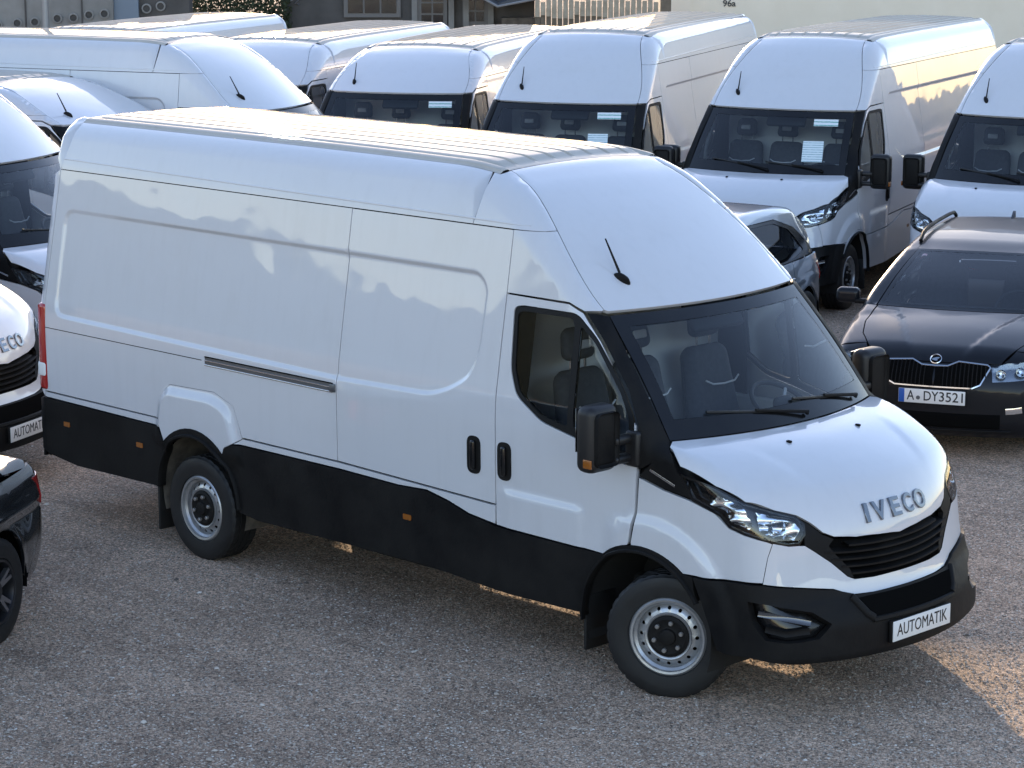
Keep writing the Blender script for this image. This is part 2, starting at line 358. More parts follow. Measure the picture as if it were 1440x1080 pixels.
# ------------------------------------------------------------------ the van's skin
class Van(Surf):
    def __init__(s, H=2.80, rear=-5.90, detail=True):
        s.H = H; s.rear = rear; s.detail = detail; q = (H-2.06)/.74
        s.yo = .153*(2.80-H); s.zt = max(H-.338, 2.15); s.zr = max(H-.595, 1.97)
        s.Zc = curve([(-12, H-.03), (-3.6, H+.02), (-1.8, H+.008), (-1.5, H-.02*q), (-1.32, H-.085*q), (-1.07, 2.06+.515*q), (-.75, 2.06+.285*q), (-.40, 2.06)],
                     [(-.3999, 2.06), (-.1, 1.762), (.2, 1.425)],
                     [(.2001, 1.425), (.387, 1.387), (.6, 1.305), (.75, 1.215), (.9, 1.08), (1.2, .75)])
        s.Xf = curve([(-1, .9), (.0, .97), (.28, .99), (.36, 1.045), (.5, 1.04), (.60, 1.00), (.66, .965), (.73, .945), (.93, .905), (1.07, .885), (1.25, .83), (6, -.8)])
        s.W0 = curve([(-1, .9), (0, .97), (.35, .985), (.9, 1.0), (1.35, 1.005), (1.5, 1.0), (1.6, .986), (2.2, .893), (4., .62)])
        s.L0 = curve([(-5, 0), (-.34, 0), (-.15, .022), (0, .06), (.4, .19), (3, 1.)])
        s.A = curve([(-1, .3), (.7, .30), (1.25, .27), (1.45, .24), (2.06, .20), (2.5, .15), (2.8, .10), (6, .1)])
        s.T = curve([(-12, 0), (-.6, 0), (-.2, .006), (.2, .03), (.5, .06), (.8, .105), (1.2, .19), (4, .5)])
        s.rec = [(rear+.30, s.zr), (-1.46, s.zr), (-1.37, s.zr-.085), (-1.385, 1.73), (-1.45, 1.58), (-1.6, 1.49), (-1.78, 1.43), (-2.6, 1.41), (rear+.28, 1.445)]
        s.rec = rc(s.rec, .10, 3)
        s.flr = [(-4.50, .70), (-4.42, 1.06), (-4.33, 1.14), (-3.83, 1.15), (-3.66, 1.09), (-3.52, .70)]
        s.flr = rc(s.flr, .12, 3)
    def W(s, x, z):
        w = s.W0(z)-s.L0(z-s.H)-s.T(x)
        if s.detail:
            w = w-.017*sst(0, -.034, polysdf(x, z, s.rec))+.034*sst(.012, -.065, polysdf(x, z, s.flr))
            r = np.hypot(x+.05, (z-.40)*.97); w = w+.026*sst(.62, .53, r)*sst(-.45, -.3, x-.05)
            # door pressing: shallow step low on the cab door and wing
            w = w+.010*sst(.985, .955, z)*sst(-1.2, -1.1, x)*sst(-.50, -.58, x+.0*z)
        return w
    def f(s, P):
        x, y, z = P[:, 0], np.abs(P[:, 1]), P[:, 2]
        xp = x+s.A(z)*y*y; e = .006; zc = s.Zc(xp); g = (s.Zc(xp+e)-s.Zc(xp-e))/(2*e)
        top = zc-.05*y*y*sst(-1.2, -1.6, x)
        if s.detail:
            u = (y/.160) % 1.0; yo = s.yo
            rib = .019*sst(.05, .12, u)*sst(.95, .88, u)
            top = top+rib*sst(-1.56, -1.66, x)*sst(s.rear+.22, s.rear+.34, x)*sst(.60+yo, .57+yo, y)
            top = top+.014*sst(.605+yo, .62+yo, y)*sst(.675+yo, .655+yo, y)*sst(-1.45, -1.55, x)
            # pressed channel down each side of the roof cap, hood swages
            top = top-.008*sst(.02, 0., np.abs(y-(.60+yo+.215*sst(-1.5, -.6, x))))*sst(-1.46, -1.40, x)*sst(-.5, -.62, x)
            top = top+.008*sst(.58, .68, y+.28*(x-.2))*sst(.22, .50, x)*sst(.82, .55, x)
        dt = (z-top)/np.sqrt(1+np.minimum(g*g, 4)); ds = y-s.W(x, z)
        rt = .07+.05*sst(-.5, -1.2, x)+.03*sst(.1, .5, x)
        d = rmax(dt, ds, rt); d = rmax(d, (xp-s.Xf(z))*.92, .10)
        return rmax(d, (s.rear+.05*y*y+.045*(z-.8))-x, .07)
REF = Van(detail=False)
def pp(uv): # photo pixel -> point on the van's skin
    D = rays(uv); return REF.hit(CAM+D*8, D)
def sym(P): # close a right-hand chain (centre line first or last) with its mirror image
    P = np.asarray(P); return np.concatenate([P, (P*np.array([1, -1, 1]))[::-1]])
def lin(a, b, n):
    a = np.array(a, float); b = np.array(b, float); return np.array([a+(b-a)*k/n for k in range(n+1)])
def rows(poly, offs, step=.05):
    """points on inward offsets of a closed side-view outline"""
    q = dens(poly, step); t = np.roll(q, -1, 0)-np.roll(q, 1, 0); t /= np.linalg.norm(t, axis=1, keepdims=True); nn = np.stack([t[:, 1], -t[:, 0]], 1)
    cx = q.mean(0); sg = np.sign(np.sum((cx-q)*nn)); out = [q+nn*sg*o for o in offs]; q = np.concatenate(out); return np.stack([q[:, 0], 0*q[:, 0], q[:, 1]], 1)

# ------------------------------------------------------------------ wheels
def disc_holes(r0, r1, n, rh, rm, prof, seg=64):
    """ring between radii r0 and r1 with n round holes, bent to the axial profile prof(r)"""
    pts, ed = [], []
    def loop(c, r, k):
        b = len(pts)
        for i in range(k): pts.append(Vector((c[0]+r*math.cos(2*math.pi*i/k), c[1]+r*math.sin(2*math.pi*i/k))))
        for i in range(k): ed.append((b+i, b+(i+1) % k))
    loop((0, 0), r1, seg); loop((0, 0), r0, seg)
    for j in range(n):
        a = 2*math.pi*j/n; loop((rm*math.cos(a), rm*math.sin(a)), rh, 10)
    k = delaunay_2d_cdt(pts, ed, [], 0, 1e-6); b = BM(); vs = []
    for v in k[0]: vs.append(b.b.verts.new((v.x, prof(math.hypot(v.x, v.y)), v.y)))
    for f in k[2]:
        c = sum((k[0][i] for i in f), Vector((0, 0)))/len(f); ok = r0 < c.length < r1
        for j in range(n):
            a = 2*math.pi*j/n; ok = ok and (c-Vector((rm*math.cos(a), rm*math.sin(a)))).length > rh*.93
        if ok: b.b.faces.new([vs[i] for i in f])
    return b
def build_wheel(parent, kind='steel', Rt=.352, width=.225):
    w = empty('wheel', parent); h = width/2; rr = Rt*.61
    def tread(i, k, r, a):
        if r > Rt*.985: # tread blocks: every third slice cut back, staggered across the width
            if (k+(2 if abs(a) < h*.35 else 0)) % 4 == 0: r -= .006
        return r, a
    prof = [(rr, -h*.80), (rr+.012, -h*.98), (Rt*.80, -h*1.04), (Rt*.90, -h*1.02), (Rt*.955, -h*.96), (Rt*.988, -h*.84)]
    for a in (-.84, -.42, 0., .42): # four ribs with grooves between
        prof += [(Rt, h*(a+.02)), (Rt, h*(a+.35)), (Rt-.010, h*(a+.36)), (Rt-.010, h*(a+.41))]
    prof += [(Rt*.988, h*.86), (Rt*.955, h*.96), (Rt*.80, h*1.04), (rr+.012, h*.98), (rr, h*.80)]
    BM().lathe(prof, 128, f=tread).obj('tyre', 'rubber', w, angle=28)
    if kind == 'steel':
        b = BM().lathe([(rr+.006, -h*.90), (rr-.004, -h*.98), (rr-.016, -h*.96), (rr-.02, -h*.80), (rr-.034, -h*.70), (rr-.036, -h*.45), (rr-.036, h*.7)], 64)
        rim = b.obj('rim', 'steel_rim', w, angle=30)
        ax = lambda r: -h*.58+.016*math.cos((r-.10)/.085*math.pi/2)*-1+.02*max(0, (r-.15)/.05)
        disc_holes(.120, rr-.034, 16, .0105, .158, ax).obj('disc', 'steel_rim', rim, angle=40)
        BM().lathe([(.118, -h*.60), (.134, -h*.70), (.131, -h*.82), (.122, -h*.80), (.112, -h*.70), (.0, -h*.68)], 40).obj('ring', 'steel_rim', rim)
        hub = BM().lathe([(.120, -h*.70), (.116, -h*.84), (.098, -h*.90), (.060, -h*.80), (.046, -h*.84), (.042, -h*1.0), (.032, -h*1.04), (.0, -h*1.04)], 36).obj('hub_cover', 'black_plastic', w)
        for k in range(6):
            a = 2*math.pi*k/6+.3
            BM().lathe([(.013, -h*.85), (.013, -h*1.0), (.009, -h*1.04), (0, -h*1.04)], 10).obj('wheel_nut', 'bolt', w, loc=(.080*math.cos(a), 0, .080*math.sin(a)))
        BM().lathe([(rr-.03, h*.2), (0, h*.2)], 32).obj('brake_backing', 'dark_gap', w)
    else:
        BM().lathe([(rr+.006, -h*.90), (rr, -h*1.0), (rr-.014, -h*.98), (rr-.02, -h*.75), (rr-.022, h*.7)], 64).obj('rim', 'dark_alloy', w)
        for k in range(5):
            a0 = 2*math.pi*k/5+.5
            for da in (-.16, .16):
                b = BM(); ca, sa = math.cos(a0+da), math.sin(a0+da); c2, s2 = math.cos(a0+da*.35), math.sin(a0+da*.35)
                p, q = Vector((c2*.05, 0, s2*.05)), Vector((ca*(rr-.015), 0, sa*(rr-.015))); t = (q-p).normalized(); o = t.cross(Vector((0, 1, 0)))*.013
                b.poly([p-o*1.2+Vector((0, -h*.78, 0)), p+o*1.2+Vector((0, -h*.78, 0)), q+o*.8+Vector((0, -h*.93, 0)), q-o*.8+Vector((0, -h*.93, 0))], .03, (0, 1, 0)); b.obj('spoke', 'alloy_face', w, smooth=False)
        BM().lathe([(.062, -h*.6), (.060, -h*.84), (.02, -h*.88), (0, -h*.88)], 24).obj('hub_cover', 'dark_alloy', w)
        BM().lathe([(rr-.05, -h*.1), (.06, -h*.12)], 40).obj('brake_disc', 'bright_metal', w); BM().lathe([(rr-.02, h*.1), (0, h*.1)], 32).obj('brake_backing', 'dark_gap', w)
    return w
mat('fog_lens', (.10, .10, .105), .2, .5, coat=1.)
mat('dark_alloy', (.05, .05, .055), .35, .8); mat('alloy_face', (.30, .30, .32), .28, .9)
def place_wheel(proto, parent, x, y, z, steer=0., first=False):
    w = proto if first else copy_tree(proto, parent); w.parent = parent; w.location = (x, y, z)
    w.rotation_euler = (0, 0, steer+(math.pi if y > 0 else 0)); return w

# ------------------------------------------------------------------ shared van outlines
WS_T, WS_B = np.array([-.532, -.827, 2.05]), np.array([.022, -.905, 1.412])
WINDOW = [(-1.150, 2.03), (-1.083, 2.045), (-.656, 2.048), (-.504, 1.935), (-.272, 1.692), (-.165, 1.533), (-.142, 1.32), (-.20, 1.272), (-.592, 1.371), (-.859, 1.423), (-1.064, 1.545), (-1.125, 1.68)]
DOOR_F = [(-.73, 2.097), (-.62, 2.058), (-.471, 1.919), (-.252, 1.675), (-.146, 1.497), (-.128, 1.303), (-.142, 1.021), (-.166, .853)]
def arch(cx, cz, r, a0, a1, n=14): return [(cx+r*math.cos(R(a0+(a1-a0)*k/n)), cz+r*math.sin(R(a0+(a1-a0)*k/n))) for k in range(n+1)]
FA_O, FA_I = (-.085, .365, .475), (-.085, .365, .440)   # front wheel opening, outer lip and inner edge
RA_O, RA_I = (-4.03, .44, .455), (-4.03, .42, .420)

def build_van(H=2.80, rear=-5.90, steer=0., root_name='delivery_van'):
    S = Van(H, rear); D0 = (0, -1, 0); root = empty(root_name); zt = S.zt; WH, BP = 'white_paint', 'black_plastic'; yo = S.yo
    def both(name, arr, m, parent=None, names=None):
        a = from_arr(name, arr, m, parent or root); b = from_arr((names or name), mirror(arr), m, parent or root); return a, b
    xr = lambda z: rear+.14+.045*(z-.8)
    ex = np.concatenate([rows(S.rec, (-.008, .0, .006, .012, .017, .022, .028, .034, .042), .03), rows(S.flr, (-.016, -.008, .005, .02, .035, .05, .065, .075), .03)])
    av = lambda W: (np.abs(polysdf(W[:, 0], W[:, 2], S.rec)-(-.017)) > .045) & (np.abs(polysdf(W[:, 0], W[:, 2], S.flr)+.026) > .05)
    # --- flanks
    top_low = [(xr(.905), .905), (-4.41, .905), (-4.375, 1.09), (-4.30, 1.15), (-3.83, 1.165), (-3.635, 1.10), (-3.555, .905), (-2.615, .905), (-2.615, zt), (xr(zt), zt)]
    both('side_panel', S.pan(S.sp(top_low), D0, .06, extra=ex, avoid=av, gap=.003), WH)
    slide = S.pan(S.sp([(-2.615, .905), (-1.222, .875), (-1.222, zt), (-2.615, zt)]), D0, .05, extra=ex, avoid=av, gap=.004)
    door_s = from_arr('sliding_door', slide, WH, root); from_arr('side_panel', mirror(slide), WH, root)
    fl = [(-4.41, .90), (-4.375, 1.09), (-4.30, 1.15), (-3.83, 1.165), (-3.635, 1.10), (-3.555, .90), (-3.64, .85), (-3.70, .825)]+arch(*RA_O, 47, 138, 12)+[(-4.345, .76)]
    both('wheel_arch_panel', S.pan(S.sp(fl), D0, .03, extra=ex, avoid=av, gap=0), WH)
    both('sill_panel', S.pan(S.sp([(xr(.88), .862), (-4.40, .852), (-4.415, .90), (xr(.88), .898)]), D0, .06, gap=.002), WH)
    both('sill_panel', S.pan(S.sp([(-3.62, .857), (-2.6, .860), (-2.062, .850), (-1.81, .862), (-1.63, .83), (-1.446, .781), (-1.228, .757), (-1.228, .868), (-2.615, .898), (-3.55, .898)]), D0, .06, gap=.002), WH)
    # --- cab door with window
    door = [(-1.222, .752), (-.52, .745)]+arch(*FA_O, 128, 101, 5)+DOOR_F[::-1]+[(-1.222, 2.10)]
    wn_ = S.sp(rc(WINDOW, .05))
    dr, dl = both('cab_door', S.pan(S.sp(door), D0, .045, holes=[wn_]), WH)
    main_pane = [(-1.12, 2.0), (-1.075, 2.015), (-.70, 2.02), (-.672, 1.98), (-.655, 1.42), (-.86, 1.455), (-1.04, 1.565), (-1.095, 1.69)]
    quart = [(-.625, 1.99), (-.50, 1.90), (-.285, 1.665), (-.20, 1.53), (-.19, 1.36), (-.25, 1.34), (-.61, 1.42)]
    mp_, qp_ = S.sp(rc(main_pane, .03)), S.sp(rc(quart, .03))
    fr = S.pan(wn_, D0, .04, holes=[mp_, qp_], off=-.004, gap=.001); gl1 = S.pan(mp_, D0, .06, off=-.010, gap=0, depth=.004); gl2 = S.pan(qp_, D0, .06, off=-.010, gap=0, depth=.004)
    for d_, f in ((dr, lambda a: a), (dl, mirror)):
        from_arr('window_frame', f(fr), 'seal_black', d_); from_arr('window_pane', f(gl1), 'side_glass', d_); from_arr('window_pane', f(gl2), 'side_glass', d_)
    def handle(x, parent, sg=1):
        q = S.sp(rc([(x-.056, 1.03), (x+.056, 1.03), (x+.056, 1.255), (x-.056, 1.255)], .05, 6), .02)
        a = S.pan(q, D0, .03, off=.004, gap=0, depth=.010); hd = from_arr('handle', a if sg > 0 else mirror(a), BP, parent)
        yy = -1.018*sg; BM().box((x+.004, yy, 1.145), (.036, .030, .175), .012, 3).obj('grip', 'gloss_black', parent)
    handle(-1.40, door_s); handle(-1.148, dr); handle(-1.148, dl, -1)
    # --- upper flanks, roof, cap
    ytop = -(.685+yo)
    tl = lambda x0, x1, y: S.hit(np.stack([np.linspace(x0, x1, 60), np.full(60, y), np.full(60, 5.)], 1), [[0, 0, -1]])
    sl_ = lambda x0, x1, z: S.hit(np.stack([np.linspace(x0, x1, 60), np.full(60, -3.), np.full(60, z)], 1), [[0, 1, 0]])
    gx = np.linspace(-1.5, -.55, 26); gy = .60+yo+.215*((gx+1.5)/.9).clip(0, 1)**1.0*np.where(True, 1, 1)
    tt = np.clip((gx+1.5)/.9, 0, 1); gy = .60+yo+.215*tt*tt*(3-2*tt)-yo*tt
    groove = S.hit(np.stack([gx, -gy, np.full(26, 5.)], 1), [[0, 0, -1]])
    k = int(np.argmax(groove[:, 2] < zt)); k = max(k, 1)
    line = lambda x0, x1, z: S.sp([(x0, z), (x1, z)], .05)[:int(math.ceil(abs(x1-x0)/.05))+1]
    xg = float(np.interp(zt, groove[::-1, 2], groove[::-1, 0]))
    gpt = np.array([[np.interp(zt, groove[::-1, 2], groove[::-1, i]) for i in range(3)]]); low = sl_(-1.222, xg-.012, zt)[::4]
    cs = np.concatenate([S.sp([(-1.222, 2.104), (-1.222, zt)], .03)[:max(2, int((zt-2.104)/.03))], low, gpt, groove[k:], [WS_T+(-.02, 0, .012)], S.sp([(-.62, 2.066), (-.73, 2.104)], .03)[:4], S.sp([(-.73, 2.104), (-1.20, 2.104)], .03)[:16]])
    both('cab_side_panel', S.pan(cs, (.3, -.85, .4), .04, gap=.002), WH)
    xt = rear+.26
    cant = np.concatenate([sl_(xr(zt), -1.56, zt), tl(-1.56, xt, ytop)])
    both('roof_rail_panel', S.pan(cant, (0, -.75, .66), .06, gap=.0025), WH)
    cf_ = np.concatenate([sl_(-1.56, xg-.012, zt)[::3], gpt, groove[:k][::-1], tl(-1.503, -1.56, ytop)[::12]])
    both('roof_rail_panel', S.pan(cf_, (.1, -.75, .66), .03, gap=.0025), WH)
    ys = sorted({round(sg*(c*.160+o), 4) for sg in (-1, 1) for c in range(0, 5) for o in (0, .006, .009, .0115, .014, .0165, .020, .05, .08, .11, .140, .1435, .146, .1485, .151, .154)})
    ys = [y for y in ys if abs(y) < .60+yo]+[sg*(yy+yo) for sg in (-1, 1) for yy in (.606, .613, .62, .64, .655, .665, .675)]
    ys = sorted(set(ys)|{ytop, -ytop, ytop*.995, -ytop*.995})
    xs_ = sorted(set(np.round(np.concatenate([np.linspace(xt, rear+.36, 8), np.arange(rear+.5, -1.75, .3), np.arange(-1.72, -1.535, .03), [-1.505]]), 4)))
    from_arr('roof', S.quad(xs_, ys, 5.), 'roof_paint', root)
    wt = np.array([(-.405-.20*y*y, y, 0) for y in np.linspace(-.80, .80, 33)]); wt = S.hit(wt+(0, 0, 5), [[0, 0, -1]])
    cap = np.concatenate([groove, wt, (groove*np.array([1, -1, 1]))[::-1], S.hit(np.array([(-1.5, y, 5.) for y in np.linspace(.6+yo, -.6-yo, 26)[1:-1]]), [[0, 0, -1]])])
    from_arr('roof_cap', S.pan(cap, (.5, 0, .85), .035, gap=.0015), WH, root)
    for sg in (1, -1): S.rib(S.hit(np.stack([np.linspace(xr(zt)+.02, -1.12, 70), np.full(70, -3.), np.linspace(zt+.075, zt+.03, 70)], 1), [[0, 1, 0]])*np.array([1, sg, 1]), .014, .003, 'roof_swage', WH, root, sink=.001)
    # --- rear end
    rdy = lambda z: float(S.W0(np.array([z]))[0]-S.L0(np.array([z-H]))[0])-.09
    zz = np.linspace(.62, H-.18, 20); rd = [(-.006, .62)]+[(-rdy(z), z) for z in zz]+[(-.006, H-.18)]
    both('rear_door', S.pan(S.rp(rd, .06), (-1, 0, 0), .10, gap=.003), WH)
    zz = np.linspace(.862, zt, 30)
    cor = np.concatenate([S.hit(np.stack([np.array([xr(z) for z in zz]), np.full(30, -3.), zz], 1), [[0, 1, 0]]), S.hit(np.stack([np.full(30, -12.), np.array([-rdy(z) for z in zz]), zz], 1), [[1, 0, 0]])[::-1]])
    both('rear_corner_panel', S.pan(cor, (-.75, -.66, 0), .04, gap=.002), WH)
    zz = np.linspace(.44, .856, 30)
    cor2 = np.concatenate([S.hit(np.stack([np.array([xr(z)+(.05 if z < .5 else 0) for z in zz]), np.full(30, -3.), zz], 1), [[0, 1, 0]]), S.hit(np.stack([np.full(30, -12.), np.full(30, -.88), zz], 1), [[1, 0, 0]])[::-1]])
    both('rear_corner_cladding', S.pan(cor2, (-.75, -.66, 0), .04, gap=.001, off=.007), BP)
    zz2 = np.linspace(zt, H-.18, 10)
    c2 = np.concatenate([S.hit(np.array([[xr(zt), -3., zt]]), [[0, 1, 0]]), tl(xt, xt+.001, ytop)[:1], S.hit(np.stack([np.full(16, xt), np.linspace(ytop, 0, 16), np.full(16, 5.)], 1), [[0, 0, -1]]), S.hit(np.stack([np.full(16, -12.), np.linspace(0, -rdy(H-.18), 16), np.full(16, H-.18)], 1), [[1, 0, 0]]), S.hit(np.stack([np.full(10, -12.), np.array([-rdy(z) for z in zz2]), zz2], 1), [[1, 0, 0]])[::-1]])
    both('roof_end_panel', S.pan(c2, (-.6, -.35, .7), .04, gap=.001), WH)
    from_arr('rear_bumper', S.pan(S.rp([(-.93, .40), (.93, .40), (.93, .60), (-.93, .60)], .05), (-1, 0, 0), .08, off=.03), BP, root)
    for sg in (-1, 1):
        t = BM().box((rear+.135, sg*.972, 1.22), (.10, .085, .62), .03, 4).obj('tail_light', 'red_lamp', root)
        BM().box((rear+.127, sg*.976, 1.06), (.095, .085, .11), .02, 3).obj('reversing_lens', 'plate_white', t)
    # --- windscreen and pillars
    n = 24; wb = np.array([(.197-.24*y*y, y, 0) for y in np.linspace(-.885, .885, n)]); wb = S.hit(wb+(0, 0, 5), [[0, 0, -1]])
    wt2 = S.hit(np.array([(-.385-.20*y*y, y, 5) for y in np.linspace(-.81, .81, n)]), [[0, 0, -1]])
    L = lin(wt2[0], wb[0], 16)[1:-1]; wsp = np.concatenate([wt2[::-1], L, wb, (L*np.array([1, -1, 1]))[::-1]])
    ib = S.hit(np.array([(.115-.24*y*y, y, 5) for y in np.linspace(-.80, .80, n)]), [[0, 0, -1]])
    it = S.hit(np.array([(-.325-.20*y*y, y, 5) for y in np.linspace(-.735, .735, n)]), [[0, 0, -1]])
    L2 = lin(it[0], ib[0], 14)[1:-1]; inner = np.concatenate([it[::-1], L2, ib, (L2*np.array([1, -1, 1]))[::-1]])
    ws = from_arr('windscreen', S.pan(inner, (.72, 0, .7), .06, gap=0, depth=.004, off=-.002), 'windscreen_glass', root)
    from_arr('windscreen_border', S.pan(wsp, (.72, 0, .7), .04, holes=[inner], gap=.002, off=-.001, depth=.012), 'gloss_black', ws)
    Lw = lin(wt2[0], wb[0], 16)
    pil = np.concatenate([[Lw[0]], Lw[1:], pp([(941, 630), (952, 664), (957, 669), (974, 703)]), pp([(932, 687), (898, 669)]), S.sp([(-.122, 1.255), (-.120, 1.303), (-.138, 1.50), (-.243, 1.68), (-.462, 1.925), (-.605, 2.058)], .03)[:30]])
    pil_side = [(-.120, 1.26), (-.120, 1.303), (-.138, 1.50), (-.243, 1.68), (-.462, 1.925), (-.605, 2.06)]
    ps = []
    for a, b in zip(pil_side[:-1], pil_side[1:]): ps += [tuple(q) for q in lin(a, b, 6)[:-1]]
    ps = np.array(ps+[pil_side[-1]]); ps3 = S.hit(np.stack([ps[:, 0], np.full(len(ps), -3.), ps[:, 1]], 1), [[0, 1, 0]])
    pil = np.concatenate([Lw, dens(pp([(941, 630), (952, 664), (957, 669), (974, 703), (932, 687), (898, 669)]), .03)[:-4], ps3])
    pr, pl = both('pillar_trim', S.pan(pil, (.55, -.75, .35), .03, gap=.002), 'black_plastic')
    # small badge lettering on the trim
    bp3 = pp([(914, 661), (949, 684)])
    for o_, sg in ((pr, 1), (pl, -1)):
        q = S.rib(lin(bp3[0]*(1, sg, 1), bp3[1]*(1, sg, 1), 8), .016, .002, 'badge', 'bright_metal', o_)
    # --- bonnet
    hb = S.hit(np.array([(.203-.24*y*y, y, 5) for y in np.linspace(0, -.88, 20)]), [[0, 0, -1]])
    hd = pp([(941, 629), (952, 662), (1005, 686), (1047, 708), (1088, 719), (1120, 726), (1139, 736), (1157, 750), (1173, 756), (1204, 756), (1237, 752)])
    fc = S.hit(np.array([[4., 0, .918]]), [[-1, 0, 0]]); chain = np.concatenate([hb, hd, fc]); hood = np.concatenate([chain, (chain*np.array([1, -1, 1]))[::-1][1:-1]]); hood = dens(hood, .03)
    hood_o = from_arr('bonnet', S.pan(hood, (.6, 0, .8), .035, gap=.004), WH, root)
    for sg in (-1, 1):
        p = S.hit(np.array([[.37, sg*.308, 5.]]), [[0, 0, -1]])[0]; BM().box(tuple(p+(0, 0, .004)), (.032, .022, .014), .006, 3).obj('washer_nozzle', BP, hood_o)
    xs = {'I': -.235, 'V': -.135, 'E': -.005, 'C': .115, 'O': .238}
    for ch, yy in xs.items():
        me = text_mesh(ch, .146, .005, .002, {'I': .030, 'V': .108, 'E': .082, 'C': .085, 'O': .115}[ch], .0025); p = S.hit(np.array([[4., yy, 1.052]]), [[-1, 0, 0]]); nn = S.nrm(p)[0]
        o = newobj('badge_letter', me, 'badge_chrome', hood_o); o.matrix_local = frame_mat(p[0]+nn*.004, nn)
    # --- headlamps
    hl = pp([(957, 669), (1005, 687), (1047, 709), (1088, 720), (1118, 727), (1130, 738), (1131, 752), (1124, 765), (1109, 767), (1078, 760), (1047, 751), (1026, 741), (1013, 725), (997, 716), (974, 703)])
    hl = dens(hl, .025); hdir = (.75, -.62, .25)
    lens = S.pan(hl, hdir, .03, gap=.002, depth=.03); house = S.pan(hl, hdir, .05, gap=.010, off=-.055, flange=False)
    rng = random.Random(5)
    def facet(pixels, off): # fluted reflector: smooth ripples along the lamp
        a = S.pan(dens(pp(pixels), .02), hdir, .012, gap=.001, off=off, flange=False); V = a[0].copy(); N = a[2]; q = V@np.array([.55, -.6, -.55])
        return V+N*(.010*np.sin(q*62)+.006*np.sin(V[:, 2]*95))[:, None], a[1], None
    for sg in (1, -1):
        f = (lambda a: a) if sg > 0 else mirror
        l_ = from_arr('headlight', f(house), 'gloss_black', root); from_arr('lens', f(lens), 'lamp_lens', l_); S.rib(np.concatenate([hl, hl[:1]])[::1]*np.array([1, sg, 1]), .018, .001, 'bezel', 'gloss_black', l_)
        for px_ in ([(990, 690), (1045, 713), (1060, 740), (1052, 747), (1030, 738), (1016, 721), (996, 709)], [(1063, 720), (1112, 728), (1127, 742), (1121, 761), (1090, 757), (1069, 750)]):
            a = facet(px_, -.022); a = (a[0]*np.array([1, sg, 1]), a[1] if sg > 0 else [tuple(reversed(q)) for q in a[1]], None); from_arr('reflector', a, 'reflector', l_)
        c = pp([(1096, 741)])[0]; nn = S.nrm(np.array([c]))[0]; o = BM().lathe([(.043, .0), (.040, .012), (.03, -.012), (.016, -.02), (0, -.022)], 24, axis='z').obj('lamp_bowl', 'chrome', l_)
        o.matrix_local = frame_mat((c-nn*.018)*(1, sg, 1), nn*(1, sg, 1))
    # --- wing and bumper
    wing = np.concatenate([dens(pp([(898, 671), (932, 689), (972, 705), (1005, 722), (1025, 743), (1047, 753), (1078, 762), (1087, 765), (1080, 785), (1073, 821)]), .03)[:-20], pp([(1076, 800), (1073, 821), (1040, 818), (1010, 814)]), S.sp([(.30, .738), (.27, .75)], .03)[:2], S.sp(arch(*FA_O, 54, 101, 12), .03)[:-15], S.sp([(-.154, .853), (-.130, 1.021), (-.120, 1.20)], .03)[:12]])
    wd = pp([(898, 671), (932, 689), (972, 705), (1005, 722), (1025, 743), (1047, 753), (1078, 762), (1087, 765), (1080, 785), (1073, 821), (1040, 818), (1010, 814)])
    ws2 = [(.34, .74), (.285, .742)]+arch(*FA_O, 52, 98, 10)+[(-.154, .853), (-.130, 1.021), (-.118, 1.19)]
    ws3 = S.hit(np.array([(a, -3., b) for a, b in ws2]), [[0, 1, 0]])
    both('front_wing', S.pan(dens(np.concatenate([wd, ws3]), .03), (.45, -.89, .05), .03, gap=.003), WH)
    ub_top = pp([(1087, 765), (1109, 769), (1124, 768), (1132, 768), (1145, 776), (1169, 792), (1192, 811), (1202, 814.5), (1229, 811)])
    ub_c = S.hit(np.array([[4., 0, z] for z in (.722, .70, .68, .66, .648)]), [[-1, 0, 0]])
    ub_bot = pp([(1229, 831.6), (1202, 835), (1184, 831.6), (1172, 828), (1120, 826), (1073, 822), (1080, 785)])
    ub = np.concatenate([ub_top, ub_c, ub_bot]); ub = dens(ub, .03)
    h1 = S.pan(ub, (.8, -.6, .1), .035, gap=0, flange=False); from_arr('bumper_upper', join(h1, mirror(h1)), WH, root)
    # --- grille
    gt = pp([(1132, 733), (1139, 738), (1157, 752), (1173, 758), (1204, 758), (1237, 753)]); gb = pp([(1229, 810), (1202, 813), (1192, 810), (1169, 791), (1145, 775), (1134, 766), (1132, 752)])
    gt = dens(np.concatenate([gt, S.hit(np.array([[4., 0, z] for z in np.linspace(.914, .724, 8)]), [[-1, 0, 0]]), gb]), .03)
    gr = S.pan(gt, (.9, -.4, .1), .04, gap=.002, off=-.050, flange=False); g_o = from_arr('grille', join(gr, mirror(gr)), 'dark_gap', root)
    gin = np.concatenate([gt[gt[:, 1] < -.001]]); cen = np.array([gt[:, 0].mean(), 0, .82])
    edge = np.concatenate([dens(pp([(1132, 738), (1157, 752), (1173, 758), (1204, 758), (1237, 753)]), .03)[:-10]]); 
    def gline(z, y0, n=26): return S.hit(np.stack([np.full(n, 4.), np.linspace(-y0, y0, n), z+.10*np.abs(np.linspace(-y0, y0, n))**2.2], 1), [[-1, 0, 0]])
